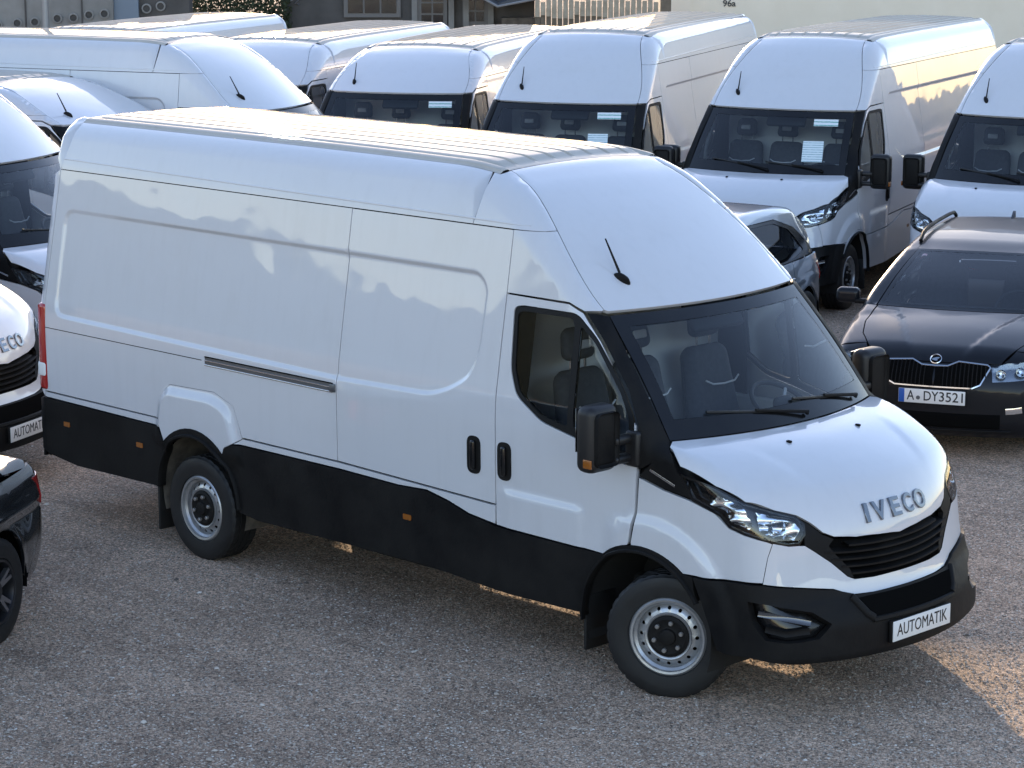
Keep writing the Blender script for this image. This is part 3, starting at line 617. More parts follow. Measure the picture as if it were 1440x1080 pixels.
    for z, y0 in ((.752, .40), (.790, .46), (.828, .52), (.866, .555), (.901, .40)):
        P = gline(z, y0); N = S.nrm(P); P = P-N*.022
        b = BM(); rings = []
        for p, nn in zip(P, N): rings.append([b.b.verts.new(p+np.array(q)) for q in ((0.024, 0, -.006), (.024, 0, .004), (-.03, 0, .017), (-.03, 0, .003))])
        for i in range(len(rings)-1):
            for k_ in range(4): b.b.faces.new((rings[i][k_], rings[i][(k_+1) % 4], rings[i+1][(k_+1) % 4], rings[i+1][k_]))
        b.obj('slat', BP, g_o, angle=20)
    gsurr = S.pan(dens(pp([(1120, 729), (1131, 733), (1139, 738), (1157, 752), (1173, 758), (1166, 768), (1176, 780), (1196, 800), (1202, 813), (1192, 810), (1169, 791), (1145, 775), (1132, 767), (1131, 752)]), .02), (.9, -.5, .1), .02, gap=.001, off=-.003, depth=.03)
    from_arr('grille_cheek', gsurr, BP, g_o); from_arr('grille_cheek', mirror(gsurr), BP, g_o)
    # --- lower bumper in black plastic
    lt = np.concatenate([S.hit(np.array([(a, -3., b) for a, b in [(.285, .735), (.34, .733)]]), [[0, 1, 0]]), pp([(1010, 816), (1040, 820), (1073, 824), (1120, 828), (1172, 830), (1184, 833), (1202, 837), (1229, 833)]), S.hit(np.array([[4., 0, .645]]), [[-1, 0, 0]])])
    lb = S.hit(np.array([(4., 0, z) for z in np.linspace(.63, .36, 12)]+[(4., 0, .335), (4., -.25, .335), (4., -.5, .335), (4., -.70, .34)]), [[-1, 0, 0]]); lb2 = S.hit(np.array([(.70, -3., .345), (.5, -3., .345), (.44, -3., .36), (.40, -3., .46), (.345, -3., .60)]), [[0, 1, 0]])
    lowb = dens(np.concatenate([lt, lb, lb2]), .03); ldir = (.72, -.7, 0)
    intake = dens(S.hit(np.array([(4., 0, .632), (4., -.33, .632), (4., -.43, .628), (4., -.37, .55), (4., -.33, .528), (4., 0, .528), (4., 0, .56), (4., 0, .60)]), [[-1, 0, 0]]), .03)
    fog = dens(pp([(1053, 845), (1080, 851), (1140, 862), (1168, 878), (1150, 898), (1108, 904), (1078, 900), (1060, 875)]), .025)
    lo_r = S.pan(lowb, ldir, .03, holes=[fog], off=.018, gap=.0, depth=.05)
    V, Fc, N = lo_r
    lo_l = mirror(lo_r); bump = from_arr('bumper_lower', join(lo_r, lo_l), BP, root)
    ink = S.pan(intake, ldir, .05, off=.021, gap=0, flange=False); ib_ = from_arr('intake_shade', join(ink, mirror(ink)), 'dark_gap', bump)  # flat dark patch on the bumper, shade of the opening put into colour
    # raised frame round the intake and along the top edge
    for sg in (1, -1):
        fr_ = S.fp([(-.445*sg, .642), (-.385*sg, .55), (-.335*sg, .515)], .03); fr_ = fr_[:len(fr_)//2+1]
        S.rib(fr_, .05, .034, 'intake_frame', BP, bump)
        fb = S.pan(fog, ldir, .04, off=-.05, gap=-.005, flange=False); from_arr('lamp_recess', fb if sg > 0 else mirror(fb), 'gloss_black', bump)
        c = pp([(1066, 864), (1142, 877)]); q = lin(c[0]*(1, sg, 1), c[1]*(1, sg, 1), 10); q[:, 0] -= .004
        S.rib(q, .034, -.008, 'fog_light', 'fog_lens', bump, sink=.03)
        c = pp([(1075, 886), (1105, 893), (1140, 888)]); S.rib(np.concatenate([lin(c[0]*(1, sg, 1), c[1]*(1, sg, 1), 6)[:-1], lin(c[1]*(1, sg, 1), c[2]*(1, sg, 1), 6)]), .04, -.01, 'recess_step', BP, bump, sink=.05)
    q = S.hit(np.stack([np.full(40, 4.), np.linspace(-.36, .36, 40), np.full(40, .518)], 1), [[-1, 0, 0]]); S.rib(q, .035, .034, 'intake_frame', BP, bump)
    pl_ = BM().box((0, 0, 0), (.022, .535, .125), .006, 2).obj('plate_holder', BP, bump, loc=(1.058, 0, .440))
    b_ = BM().box((0, 0, 0), (.006, .52, .112), .002, 2).obj('plate', 'plate_white', bump, loc=(1.072, 0, .442))
    o = newobj('plate_lettering', text_mesh('AUTOMATIK', .098, .0006, 0., .455), 'plate_ink', bump); o.matrix_local = frame_mat((1.0762, 0, .442), (1, 0, 0))
    # --- black cladding with wheel-arch lips
    ct = [(xr(.85), .856), (-4.40, .846), (-4.345, .757)]+arch(*RA_O, 138, 47, 12)+[(-3.70, .820), (-3.63, .850), (-2.6, .854), (-2.062, .844), (-1.81, .856), (-1.63, .824), (-1.446, .775), (-1.222, .746), (-.52, .740)]+arch(*FA_O, 128, 52, 16)+[(.275, .735)]
    cb = [(.285, .66), (.30, .60)]+arch(*FA_I, 37, 182, 22)+[(-.53, .37), (-1.22, .358), (-1.83, .395), (-3.42, .378), (-3.60, .40)]+arch(*RA_I, 2, 176, 20)+[(-4.455, .43), (rear+.50, .415), (rear+.30, .435), (xr(.5)+.03, .45), (xr(.5), .50)]
    both('side_cladding', S.pan(S.sp(ct+cb, .03), D0, .05, off=.007, gap=.001, depth=.05), BP)
    for cx, cz, r, a0, a1 in ((*FA_I, 30, 184), (*RA_I, 0, 178)):
        q = np.array(arch(cx, cz, r+.008, a0, a1, 30)); q = S.hit(np.stack([q[:, 0], np.full(31, -3.), q[:, 1]], 1), [[0, 1, 0]])
        for sg in (1, -1): S.rib(q*(1, sg, 1), .024, .026, 'arch_lip', BP, root)
        for sg in (1, -1):
            b = BM(); ring = []
            for y in (.95, .50):
                ring.append([b.b.verts.new((x, -y*sg, z)) for x, z in arch(cx, cz, r+.025, -20, 200, 24)])
            for i in range(24): b.b.faces.new((ring[0][i], ring[0][i+1], ring[1][i+1], ring[1][i]))
            b.b.faces.new([v for v in ring[1]]); b.obj('arch_liner', 'liner' if cx < -2 else 'underbody', root)
    for x, z in ((rear+.40, .70), (-4.655, .685), (-1.98, .665)):
        q = S.sp(rc([(x-.035, z-.017), (x+.035, z-.017), (x+.035, z+.017), (x-.035, z+.017)], .008), .02)
        for f in (lambda a: a, mirror): from_arr('side_marker', f(S.pan(q, D0, .03, off=.012, gap=0, depth=.012)), 'amber', root)
    # --- sliding-door rail, rear line
    q = S.sp([(-3.915, 1.338), (-2.622, 1.338), (-2.622, 1.388), (-3.915, 1.388)], .05)
    sr = from_arr('door_rail', S.pan(q, D0, .05, off=.002, gap=0, depth=.006), 'rail_metal', root)
    for z, w, m in ((1.336, .012, 'bright_metal'), (1.366, .010, 'bright_metal'), (1.390, .008, 'dark_gap')): S.rib(sl_(-3.913, -2.624, z)[::2], w, .007, 'rail_lip', m, sr)
    BM().box((-2.645, -1.008, 1.362), (.05, .02, .05), .005).obj('rail_stop', 'rail_metal', sr)
    for f in ((1,), (-1,)): S.rib(sl_(xr(1.345), -3.92, 1.362)[::2]*(1, f[0], 1), .006, .0006, 'body_seam', 'dark_gap', root)
    # --- mudflaps, underbody, added light blockers, dark inner shell
    for x, y in ((-.545, -.84), (-.545, .84), (-4.53, -.83), (-4.53, .83)): BM().box((x, y, .30), (.02, .24, .32 if x > -1 else .38), .004).obj('mudflap', 'rubber', root)
    u = BM(); u.box((-2.05, 0, .50), (2.8, 1.86, .20)); u.box((rear/2-2.40, 0, .52), (-rear-4.75, 1.80, .14)); u.box((-4.05, 0, .52), (1.2, .95, .2)); u.box((0, 0, .55), (1.1, .95, .35)); u.box((.55, 0, .62), (.42, 1.45, .5)); u.box((.25, 0, .95), (.75, 1.45, .4))
    u.tube([(-4.045, -.8, .345), (-4.045, .8, .345)], .07); u.obj('underbody', 'underbody', root, smooth=False)
    BM().box((-2.3, -.30, .36), (1.3, .62, .30), .06, 3).obj('tank_blocker', 'underbody', root); BM().tube([(-.4, .38, .36), (-2.4, .40, .34), (-3.2, .42, .34)], [.04, .12, .04], 12).obj('exhaust_blocker', 'underbody', root)  # unseen tank and pipe added to block sun patches under the van
    BM().lathe([(.34, -.10), (.36, 0), (.34, .10), (0, .10)], 24, axis='z').obj('spare_wheel', 'rubber', root, loc=(-5.15, 0, .36)); BM().tube([(-.3, 0, .36), (-4.0, 0, .36)], .05, 10).obj('shaft_blocker', 'underbody', root)  # unseen spare and shaft, added to stop light passing underneath
    for sg in (-1, 1): BM().box((-2.55, sg*.52, .365), (4.3, .10, .31), .02).obj('sun_block_rail', 'underbody', root)  # deep rails added out of sight to block low sun under the body
    BM().box((.40, 0, .355), (.6, 1.35, .17), .02).obj('engine_shield', 'underbody', root)
    inn = S.pan(S.sp([(xr(.95)-.02, .97), (-1.0, .97), (-1.0, 2.08), (-1.15, zt+.04), (xr(zt), zt+.04)], .1), D0, .25, off=-.030, gap=0, flange=False)
    inn2 = S.pan(S.sp([(-3.5, .5), (-.62, .5), (-.62, .97), (-3.5, .97)], .1), D0, .2, off=-.034, gap=0, flange=False); i3 = S.pan(S.sp([(rear+.2, .5), (-4.5, .5), (-4.5, .97), (rear+.2, .97)], .1), D0, .2, off=-.034, gap=0, flange=False)
    j = join(inn, inn2, i3); from_arr('inner_shell', join(j, mirror(j)), 'dark_gap', root)
    q = S.hit(np.stack([np.linspace(rear+.3, -1.2, 20), np.zeros(20), np.full(20, 5.)], 1), [[0, 0, -1]])
    BM().box((rear/2-.75, 0, H-.16), (-rear-1.95, 1.38+2*yo, .02)).obj('roof_lining', 'cab_trim', root)
    # --- cab interior
    BM().box((-1.16, 0, 1.45), (.03, 1.72, 1.5)).obj('bulkhead', 'cab_trim', root); BM().box((-.55, 0, .80), (1.2, 1.80, .06)).obj('cab_floor', 'underbody', root)
    BM().box((-.90, 0, 2.10), (.5, 1.45, .03)).obj('headliner', 'cab_trim', root)
    d = BM().box((-.08, 0, 1.24), (.42, 1.72, .22), .06, 4); d.box((-.20, .42, 1.30), (.22, .46, .16), .05, 4); d.box((.02, 0, 1.36), (.20, 1.5, .05), .02, 3); d.box((-.16, 0, 1.05), (.3, 1.7, .3), .05, 3); d.obj('dashboard', 'dash', root)
    BM().box((.02, .16, 1.392), (.16, .24, .006)).obj('paper', 'notice_paper', root); BM().box((.0, .46, 1.392), (.12, .20, .006)).obj('paper', 'notice_paper', root)
    def seat(y, w):
        st = empty('seat', root, (0, 0, 0)); rot = Matrix.Rotation(R(-12), 3, 'Y')
        BM().box((-.62, y, .99), (.52, w, .20), .06, 4).obj('seat_cushion', 'seat_cloth', st)
        BM().box((-.915, y, 1.34), (.15, w, .64), .07, 5, rot, .80).obj('seat_back', 'seat_cloth', st)
        hr = BM().box((-.985, y, 1.80), (.10, .25, .19), .05, 4, rot, .85).obj('headrest', 'seat_cloth', st); BM().box((-.93, y, 1.80), (.02, .11, .05), .01, 2, rot).obj('headrest_gap', 'seat_line', hr)
        for e_ in (-.06, .06): BM().tube([(-.975, y+e_, 1.63), (-.975, y+e_, 1.73)], .008, 8).obj('headrest_post', 'bright_metal', st)
        BM().tube([(-.815, y-.15, 1.47), (-.80, y-.10, 1.445), (-.797, y, 1.438), (-.80, y+.10, 1.445), (-.815, y+.15, 1.47)], .006, 6).obj('seat_piping', 'seat_line', st)
    for y in (.52, -.10, -.58): seat(y, .47)
    c = Vector((-.33, .50, 1.37)); ax = Vector((.55, 0, .83)).normalized(); a = ax.orthogonal().normalized(); b = ax.cross(a)
    sw = BM().tube([c+(a*math.cos(t)+b*math.sin(t))*.205 for t in [2*math.pi*k_/36 for k_ in range(37)]], .015, 8, False).obj('steering_wheel', 'dash', root)
    BM().box(tuple(c), (.05, .16, .12), .03, 3).obj('steering_hub', 'dash', sw); BM().tube([c+b*.19, c-b*.19], .012, 6).obj('steering_spoke', 'cab_trim', sw); BM().tube([c, c-ax*.3], .03, 8).obj('steering_column', 'dash', sw)
    BM().box((-.50, .05, 1.955), (.05, .44, .19), .02, 3, Matrix.Rotation(R(-30), 3, 'Y')).obj('mirror_console', 'dash', root)
    for sg in (-1, 1):
        BM().box((-.62, sg*.93, 1.12), (.9, .04, .34), .02, 3).obj('door_lining', 'cab_trim', root)
    # --- wipers, mirrors, aerial
    for y0, y1 in ((-.62, .08), (.02, .66)):
        p = S.hit(np.array([(.175-.24*y1*y1, y1, 5.), (.105-.24*y0*y0, y0, 5.)]), [[0, 0, -1]]); nn = np.array([.6, 0, .75])
        m_ = p[0]*.48+p[1]*.52+nn*.035; BM().tube([p[0]+nn*.012, p[0]+nn*.03, m_], [.014, .011, .009], 8).obj('wiper_arm', 'black_plastic', root)
        e_ = p[0]*.02+p[1]*.98+nn*.016; s_ = p[0]*.80+p[1]*.20+nn*.020; s_[0] -= .02; BM().tube([s_, m_-nn*.012, e_], .0085, 6).obj('wiper_blade', 'rubber', root)
    for sg in (-1, 1):
        mr = BM().box((-.235, sg*1.205, 1.455), (.135, .225, .37), .05, 5).obj('mirror', 'mirror_black', root)
        BM().box((-.168, sg*1.205, 1.455), (.012, .17, .30), .03, 3).obj('mirror_cover', 'black_plastic', mr)
        BM().box((-.304, sg*1.205, 1.50), (.006, .185, .24), .0, 2).obj('mirror_glass', 'mirror_glass', mr)
        b = BM(); b.box((-.185, sg*1.055, 1.43), (.075, .16, .05), .018, 3); b.box((-.185, sg*1.055, 1.325), (.075, .16, .045), .018, 3); b.box((-.155, sg*.995, 1.375), (.10, .05, .20), .02, 3); b.obj('mirror_arm', 'mirror_black', mr)
        BM().box((-.20, sg*1.315, 1.33), (.06, .012, .05), .005).obj('turn_lamp', 'amber', mr)
    p = S.hit(np.array([[-.64, -.573, 5.]]), [[0, 0, -1]])[0]; nn = S.nrm(np.array([p]))[0]
    b = BM(); b.lathe([(.030, -.004), (.028, .006), (.018, .022), (.0, .028)], 16, axis='z'); an = b.obj('aerial', 'black_plastic', root); an.matrix_local = frame_mat(p, nn, (1, 0, .7))@Matrix.Diagonal((.8, 1.9, 1.2, 1))
    BM().tube([p+nn*.02+(-.03, 0, .02), p+(-.12, -.012, .22)], [.008, .0045], 8).obj('aerial_rod', 'black_plastic', root)
    # --- wheels
    w = build_wheel(root); place_wheel(w, root, .02, -.855, .345, steer, True); place_wheel(w, root, .02, .855, .345, steer); place_wheel(w, root, -4.045, -.86, .345); place_wheel(w, root, -4.045, .86, .345)
    return root, S
def window_sheets(root, S, sheets):
    """paper notices behind the windscreen: (y, x', width, height, material)"""
    ws = [c for c in root.children if c.name.startswith('windscreen')][0]
    for y, xp_, w, h, m in sheets:
        p = S.hit(np.array([(xp_-.22*y*y, y, 5.)]), [[0, 0, -1]]); n = S.nrm(p)[0]
        me = bpy.data.meshes.new('notice'); me.from_pydata([(-w/2, -h/2, 0), (w/2, -h/2, 0), (w/2, h/2, 0), (-w/2, h/2, 0)], [], [(0, 1, 2, 3)])
        uv = me.uv_layers.new(); [setattr(uv.data[i], 'uv', c) for i, c in enumerate(((0, 0), (1, 0), (1, 1), (0, 1)))]
        o = newobj('notice_sheet', me, m, ws); o.matrix_local = frame_mat(p[0]+n*.003, n)
# ------------------------------------------------------------------ passenger cars
class Car(Surf):
    def __init__(s, c):
        s.c = c; s.Zc = curve(*c['top']); s.hw = c['hw']
        s.Xf = curve([(-1, .70), (.12, .74), (.22, .86), (.32, .895), (.5, .90), (.66, .885), (.76, .845), (.9, .74), (4, -.8)])
        s.Xr = curve([(-1, .30), (.15, .25), (.30, .06), (.45, .0), (.70, .01), (.95, .045), (1.2, .10), (4, .5)])
        h = s.hw; s.W0 = curve([(-1, h-.12), (.12, h-.07), (.30, h-.025), (.55, h), (.74, h-.004), (.86, h-.022), (c['belt'], h-.045), (c['belt']+.03, h-.055), (1.40, h-.27), (4, h-1.6)])
        s.T = curve([(-9, .30), (c['rear'], .10), (c['rear']+.5, .03), (c['rear']+1.1, 0), (-.3, 0), (.3, .02), (.65, .07), (.9, .14), (3, .6)])
        s.A = curve([(-1, .22), (.75, .22), (1.0, .17), (1.3, .13), (4, .13)])
    def f(s, P):
        x, y, z = P[:, 0], np.abs(P[:, 1]), P[:, 2]; c = s.c
        mid = (c['rear']+.9)/2; fr = x > mid
        xp = np.where(fr, x+s.A(z)*y*y, x-.12*y*y); e = .006; zc = s.Zc(xp); g = (s.Zc(xp+e)-s.Zc(xp-e))/(2*e)
        top = zc-.045*y*y*sst(-.9, -1.3, x)-.06*y*y*sst(-.3, 0, x)
        cr_ = y-(.20+.34*(.80-x)/1.1); top = top+.014*sst(-.035, .035, cr_)*sst(-.28, -.1, x)*sst(.86, .7, x)-.010*sst(.35, .5, cr_)*sst(-.1, .1, x)
        dt = (z-top)/np.sqrt(1+np.minimum(g*g, 5))
        w = s.W0(z)-s.T(x)
        w = w+.012*sst(.70, .715, z)*sst(.78, .735, z)*sst(.3, .1, x)*sst(c['rear']+.1, c['rear']+.3, x) # shoulder line
        for ax_ in (0., -c['wb']):
            r = np.hypot(x-ax_, z-.31); w = w+.014*sst(.44, .37, r)
        ds = y-w; d = rmax(dt, ds, .09-.04*sst(.9, 1.1, z)*sst(-3.2, -3., x+.0*z)); d = rmax(d, (xp-s.Xf(z))*.95, .13)
        return rmax(d, (c['rear']+s.Xr(z)-xp)*.95, .12)
def build_car(c):
    S = Car(c); root = empty(c['name']); P_ = c['paint']; D0 = (0, -1, 0); rear, wb, hw, belt = c['rear'], c['wb'], c['hw'], c['belt']; wr = .318
    def both(name, arr, m, parent=None):
        return from_arr(name, arr, m, parent or root), from_arr(name, mirror(arr), m, parent or root)
    top = lambda pts: S.hit(np.array([(a, b, 5.) for a, b in pts]), [[0, 0, -1]])
    ar = .365
    def warch(cx, a0, a1, r=ar): return arch(cx, .31, r, a0, a1, 14)
    xd = [-.42, -1.42, c['bp']]       # door cuts
    cow, wtx = c['cowl'], c['wtop']
    # flanks below the belt
    wl = S.sp([(xd[0], .26)]+warch(0, 180, 40)+[(.40, .60), (.50, .69), (.53, .79)], .03); wl = wl[:np.argmin(np.abs(wl[:, 0]-.53)+np.abs(wl[:, 2]-.79))+1]
    wu = np.concatenate([top([(.606, -.588)]), top(lin((.60, -.585), (.42, -.66), 5)), top(lin((.42, -.66), (.15, -.70), 6)[1:]), top(lin((.15, -.70), (cow+.015-.17*.48, -.695), 8)[1:]), S.hit(np.array([(xd[0]+.05, -3., belt-.005), (xd[0], -3., belt-.02)]), [[0, 1, 0]])])
    both('front_wing', S.pan(dens(np.concatenate([wl, wu]), .035), (.15, -.8, .5), .035), P_)
    dfr, dfl = both('front_door', S.pan(S.sp([(xd[1], .24), (xd[0], .24), (xd[0], belt-.02), (xd[0]-.05, belt), (xd[1], belt+.005)]), D0, .05), P_)
    drr, drl = both('rear_door', S.pan(S.sp([(xd[1], .24), (xd[1], belt+.005), (xd[2], belt+.012), (xd[2]+.02, .70)]+warch(-wb, 50, 6, ar+.02)+[(-wb+ar+.03, .24)]), D0, .05), P_)
    both('rear_quarter', S.pan(S.sp([(xd[2], belt+.012)]+[(xd[2]+.02, .70)]+warch(-wb, 50, 180)+[(rear+.42, .30), (rear+.24, .52), (rear+.20, .80), (rear+.16, belt+.0)]), D0, .04), P_)
    both('sill', S.pan(S.sp([(-wb+ar+.02, .17), (-ar-.02, .17), (-ar-.02, .24), (-wb+ar+.02, .24)]), D0, .06, gap=0), 'black_plastic')
    for d_, hx, sg in ((dfr, xd[1]+.13, -1), (dfl, xd[1]+.13, 1), (drr, xd[2]+.16, -1), (drl, xd[2]+.16, 1)):
        y = float(S.hit(np.array([[hx, -3., .80]]), [[0, 1, 0]])[0][1]); BM().box((hx, -sg*(y-.012), .80), (.19, .035, .035), .012, 3).obj('handle', P_, d_)
    # greenhouse
    dl = c['dlo']; gh = c['gh']; q = [S.sp(rc(w, .03), .03) for w in dl]
    g1, g2 = both('window_surround', S.pan(S.sp(gh, .03), (.05, -.9, .4), .04, holes=q, gap=.001), 'gloss_black' if c.get('black_pillars', True) else P_)
    for w in q:
        a = S.pan(w, (.05, -.9, .4), .08, off=-.006, gap=0, depth=.004)
        for o_, f in ((g1, lambda a: a), (g2, mirror)): from_arr('window_pane', f(a), 'tint_glass', o_)
    # roof side rails of body colour
    ysd = c['roof_y']
    ws_t = [(wtx-.13*y*y, y) for y in np.linspace(-ysd, ysd, 17)]; rr_x = c['roof_rear']
    rfp = np.concatenate([top([(x, -ysd) for x in np.linspace(rr_x+.12*ysd**2, wtx-.13*ysd**2, 30)]), top(ws_t), top([(x, ysd) for x in np.linspace(wtx-.13*ysd**2, rr_x+.12*ysd**2, 30)]), top([(rr_x+.12*y*y, y) for y in np.linspace(ysd, -ysd, 17)])])
    from_arr('roof', S.pan(rfp, (0, 0, 1), .06, gap=.001), P_, root)
    # strip between roof and glass, runs down the pillars
    zt_ = np.array(gh); n = 40
    up = [g for g in c['gh_top']]; upq = dens(np.array(up), .05)[:int(sum(np.linalg.norm(np.array(up[i+1])-np.array(up[i])) for i in range(len(up)-1))/.05)]
    upl = []
    for a, b in zip(up[:-1], up[1:]): upl += [tuple(v) for v in lin(a, b, 8)[:-1]]
    upl = np.array(upl+[up[-1]]); lowc = S.hit(np.stack([upl[:, 0], np.full(len(upl), -3.), upl[:, 1]], 1), [[0, 1, 0]])
    ap = lin((cow-.13*.60, -.71), (wtx-.13*ysd**2, -ysd), 14)[:-1]; rp_ = c['rear_pillar']
    upper = np.concatenate([top(ap), top([(x, -ysd) for x in np.linspace(wtx-.13*ysd**2, rr_x+.12*ysd**2, 30)]), top(lin((rr_x+.12*ysd**2, -ysd), rp_, 10)[1:])])
    strip = np.concatenate([lowc, upper[::-1]]); both('roof_side', S.pan(strip, (.05, -.62, .78), .04, gap=.001), P_)
    # windscreen, rear screen
    wb_ = top([(cow-.17*y*y, y) for y in np.linspace(-.70, .70, 17)]); wsp = np.concatenate([top(ws_t)[::-1], top(lin(ws_t[0], (cow-.17*.49, -.70), 12)[1:-1]), wb_, top(lin((cow-.17*.49, .70), ws_t[-1], 12)[1:-1])])
    cen = wsp.mean(0); inn = S.hit((wsp+(cen-wsp)*np.array([.09, .07, 0]))*np.array([1, 1, 0])+(0, 0, 5), [[0, 0, -1]])
    ws = from_arr('windscreen', S.pan(inn, (.55, 0, .83), .08, gap=0, off=-.002, depth=.004), 'windscreen_glass', root); from_arr('windscreen_border', S.pan(wsp, (.55, 0, .83), .05, holes=[inn], gap=.001, off=-.001), 'gloss_black', ws)
    # bonnet
    hf = c.get('hood_f', .80); hp = [(cow+.015-.17*y*y, y) for y in np.linspace(.69, -.69, 17)]+[(.15, -.70), (.42, -.66), (.60, -.585)]+[(hf-.22*y*y, y) for y in np.linspace(-.50, .50, 13)]+[(.60, .585), (.42, .66), (.15, .70)]
    bon = from_arr('bonnet', S.pan(dens(top(hp), .04), (.35, 0, .94), .035, gap=.003), P_, root)
    # front: bumper skin with grille and lamp openings
    fr = lambda pts: S.hit(np.array([(4., a, b) for a, b in pts]), [[-1, 0, 0]])
    fdir = (.8, -.6, .12); zt2 = c.get('nose', .775)
    lamp = dens(np.concatenate([fr([(-.43, zt2-.045), (-.55, zt2-.012)]), S.hit(np.array([(.50, -3., .775), (.42, -3., .70), (.55, -3., .655)]), [[0, 1, 0]]), fr([(-.60, .635), (-.45, .625)])]), .03)
    gr = fr([(0, zt2-.050), (-.10, zt2-.048), (-.18, zt2-.015), (-.40, zt2-.032), (-.425, zt2-.05), (-.36, .60), (-.30, .575), (0, .575)])
    grd = dens(gr, .03)
    hfx = np.concatenate([top([(hf+.004-.22*y*y, y) for y in np.linspace(0, -.50, 8)]), top([(.606, -.592)])])
    low = np.concatenate([hfx, S.hit(np.array([(.53, -3., .79), (.50, -3., .69), (.40, -3., .60), (.36, -3., .40), (.345, -3., .22), (.6, -3., .17)]), [[0, 1, 0]]), fr([(-.5, .17), (0, .17)]), fr([(0, z) for z in np.linspace(.17, .79, 22)[1:-1]])])
    bump = S.pan(dens(low, .03), fdir, .03, holes=[lamp], gap=0, flange=False)
    V, F_, N = bump
    fb = from_arr('front_bumper', join(bump, mirror(bump)), P_, root)
    g_ = S.pan(grd, fdir, .04, off=.003, gap=0, flange=False); go = from_arr('grille', join(g_, mirror(g_)), 'dark_gap', root)
    ring = np.concatenate([gr[::-1], (gr*np.array([1, -1, 1]))[1:]])[:-1]; ring = dens(ring, .03)
    S.rib(np.concatenate([ring, ring[:2]]), .020, .016, 'grille_frame', 'chrome', go)
    for k in range(11):
        for sg in (-1, 1):
            y = sg*(.075+.032*k); za = zt2-.052+(.03*sst(.1, .18, np.array(abs(y))) if True else 0); zb = .583+(.10*max(0, abs(y)-.32)/.1)
            if za-zb < .04: continue
            q_ = fr([(y, zb), (y*.99, (za+zb)/2), (y*.98, za)]); S.rib(q_, .010, .012, 'slat', 'black_plastic', go)
    for sg in (1, -1):
        f = (lambda a: a) if sg > 0 else mirror
        h_ = from_arr('headlight', f(S.pan(lamp, fdir, .05, off=-.05, gap=-.004, flange=False)), 'lamp_grey', root); from_arr('lens', f(S.pan(lamp, fdir, .03, gap=.001, depth=.05)), 'lamp_lens', h_)
        for yy, zz, r_ in ((-.51, .690, .040), (-.655, .705, .042)):
            p = fr([(yy, zz)]); nn = S.nrm(p)[0]; o = BM().lathe([(r_, 0), (r_*.92, .012), (r_*.6, -.014), (0, -.024)], 20, axis='z').obj('lamp_bowl', 'chrome', h_); o.matrix_local = frame_mat((p[0]-nn*.020)*np.array([1, sg, 1]), nn*np.array([1, sg, 1]))
        q_ = fr([(-.56, .40), (-.62, .405), (-.68, .415)])*np.array([1, sg, 1]); S.rib(q_, .055, .006, 'fog_light', 'reflector', fb)
    q_ = fr([(y, .315) for y in np.linspace(-.52, .52, 24)]); S.rib(q_, .12, .004, 'lower_intake', 'dark_gap', fb); S.rib(fr([(y, .235) for y in np.linspace(-.6, .6, 24)]), .02, .012, 'splitter', 'black_plastic', fb)
    # rear: tailgate, lamps, bumper
    rr = lambda pts: S.hit(np.array([(-9., a, b) for a, b in pts]), [[1, 0, 0]]); zg = c['gate']
    both('rear_bumper', S.pan(dens(np.concatenate([rr([(0, .20), (-.55, .20)]), S.hit(np.array([(rear+.42, -3., .24), (rear+.42, -3., .30), (rear+.24, -3., .52), (rear+.20, -3., .64)]), [[0, 1, 0]]), rr([(-.60, .64), (0, .64)])]), .04), (-.75, -.66, 0), .04, gap=0, flange=False), P_)
    both('tailgate', S.pan(dens(np.concatenate([rr([(0, .645), (-.62, .645), (-.60, zg)]), rr([(0, zg)])]), .04), (-.9, -.3, .25), .04, gap=.001), P_)
    lt = dens(np.concatenate([rr([(-.42, .70), (-.625, .70)]), S.hit(np.array([(rear+.20, -3., .68), (rear+.22, -3., .80), (rear+.30, -3., .86)]), [[0, 1, 0]]), rr([(-.60, .86), (-.42, .83)])]), .03)
    for f in (lambda a: a, mirror): from_arr('tail_light', f(S.pan(lt, (-.75, -.62, .1), .03, off=.006, gap=.002, depth=.03)), 'red_lamp', root)
    if c.get('rear_glass'):
        rg = dens(top(c['rear_glass']), .05); from_arr('rear_window', S.pan(rg, (-.6, 0, .8), .08, off=.002, gap=0), 'tint_glass', root)
    if c.get('boot'):
        from_arr('boot_lid', S.pan(dens(top(c['boot']), .05), (-.2, 0, 1), .06, gap=.003), P_, root)
    # inside: dark block, seats, steering wheel
    u = BM(); u.box(((rear+.9)/2, 0, .32), (-rear+.25, 1.10, .24)); u.box(((rear+.2)/2-.1, 0, .60), (-rear-.55, hw*2-.30, .34)); u.box((.28, 0, .60), (.6, 1.05, .2)); u.obj('underbody', 'underbody', root, smooth=False)
    for y in (-.37, .37):
        st = empty('seat', root); rot = Matrix.Rotation(R(-18), 3, 'Y'); BM().box((-1.45, y, .96), (.14, .48, .52), .06, 4, rot, .85).obj('seat_back', 'seat_cloth', st); BM().box((-1.53, y, 1.25), (.09, .25, .16), .04, 3, rot).obj('headrest', 'seat_cloth', st)
    BM().box((-.58, 0, .88), (.5, 1.3, .14), .05, 3).obj('dashboard', 'dash', root)
    cc = Vector((-.82, .37, .93)); ax = Vector((.8, 0, .6)).normalized(); a = ax.orthogonal().normalized(); b = ax.cross(a); BM().tube([cc+(a*math.cos(t)+b*math.sin(t))*.18 for t in [2*math.pi*k/30 for k in range(31)]], .014, 8, False).obj('steering_wheel', 'dash', root)
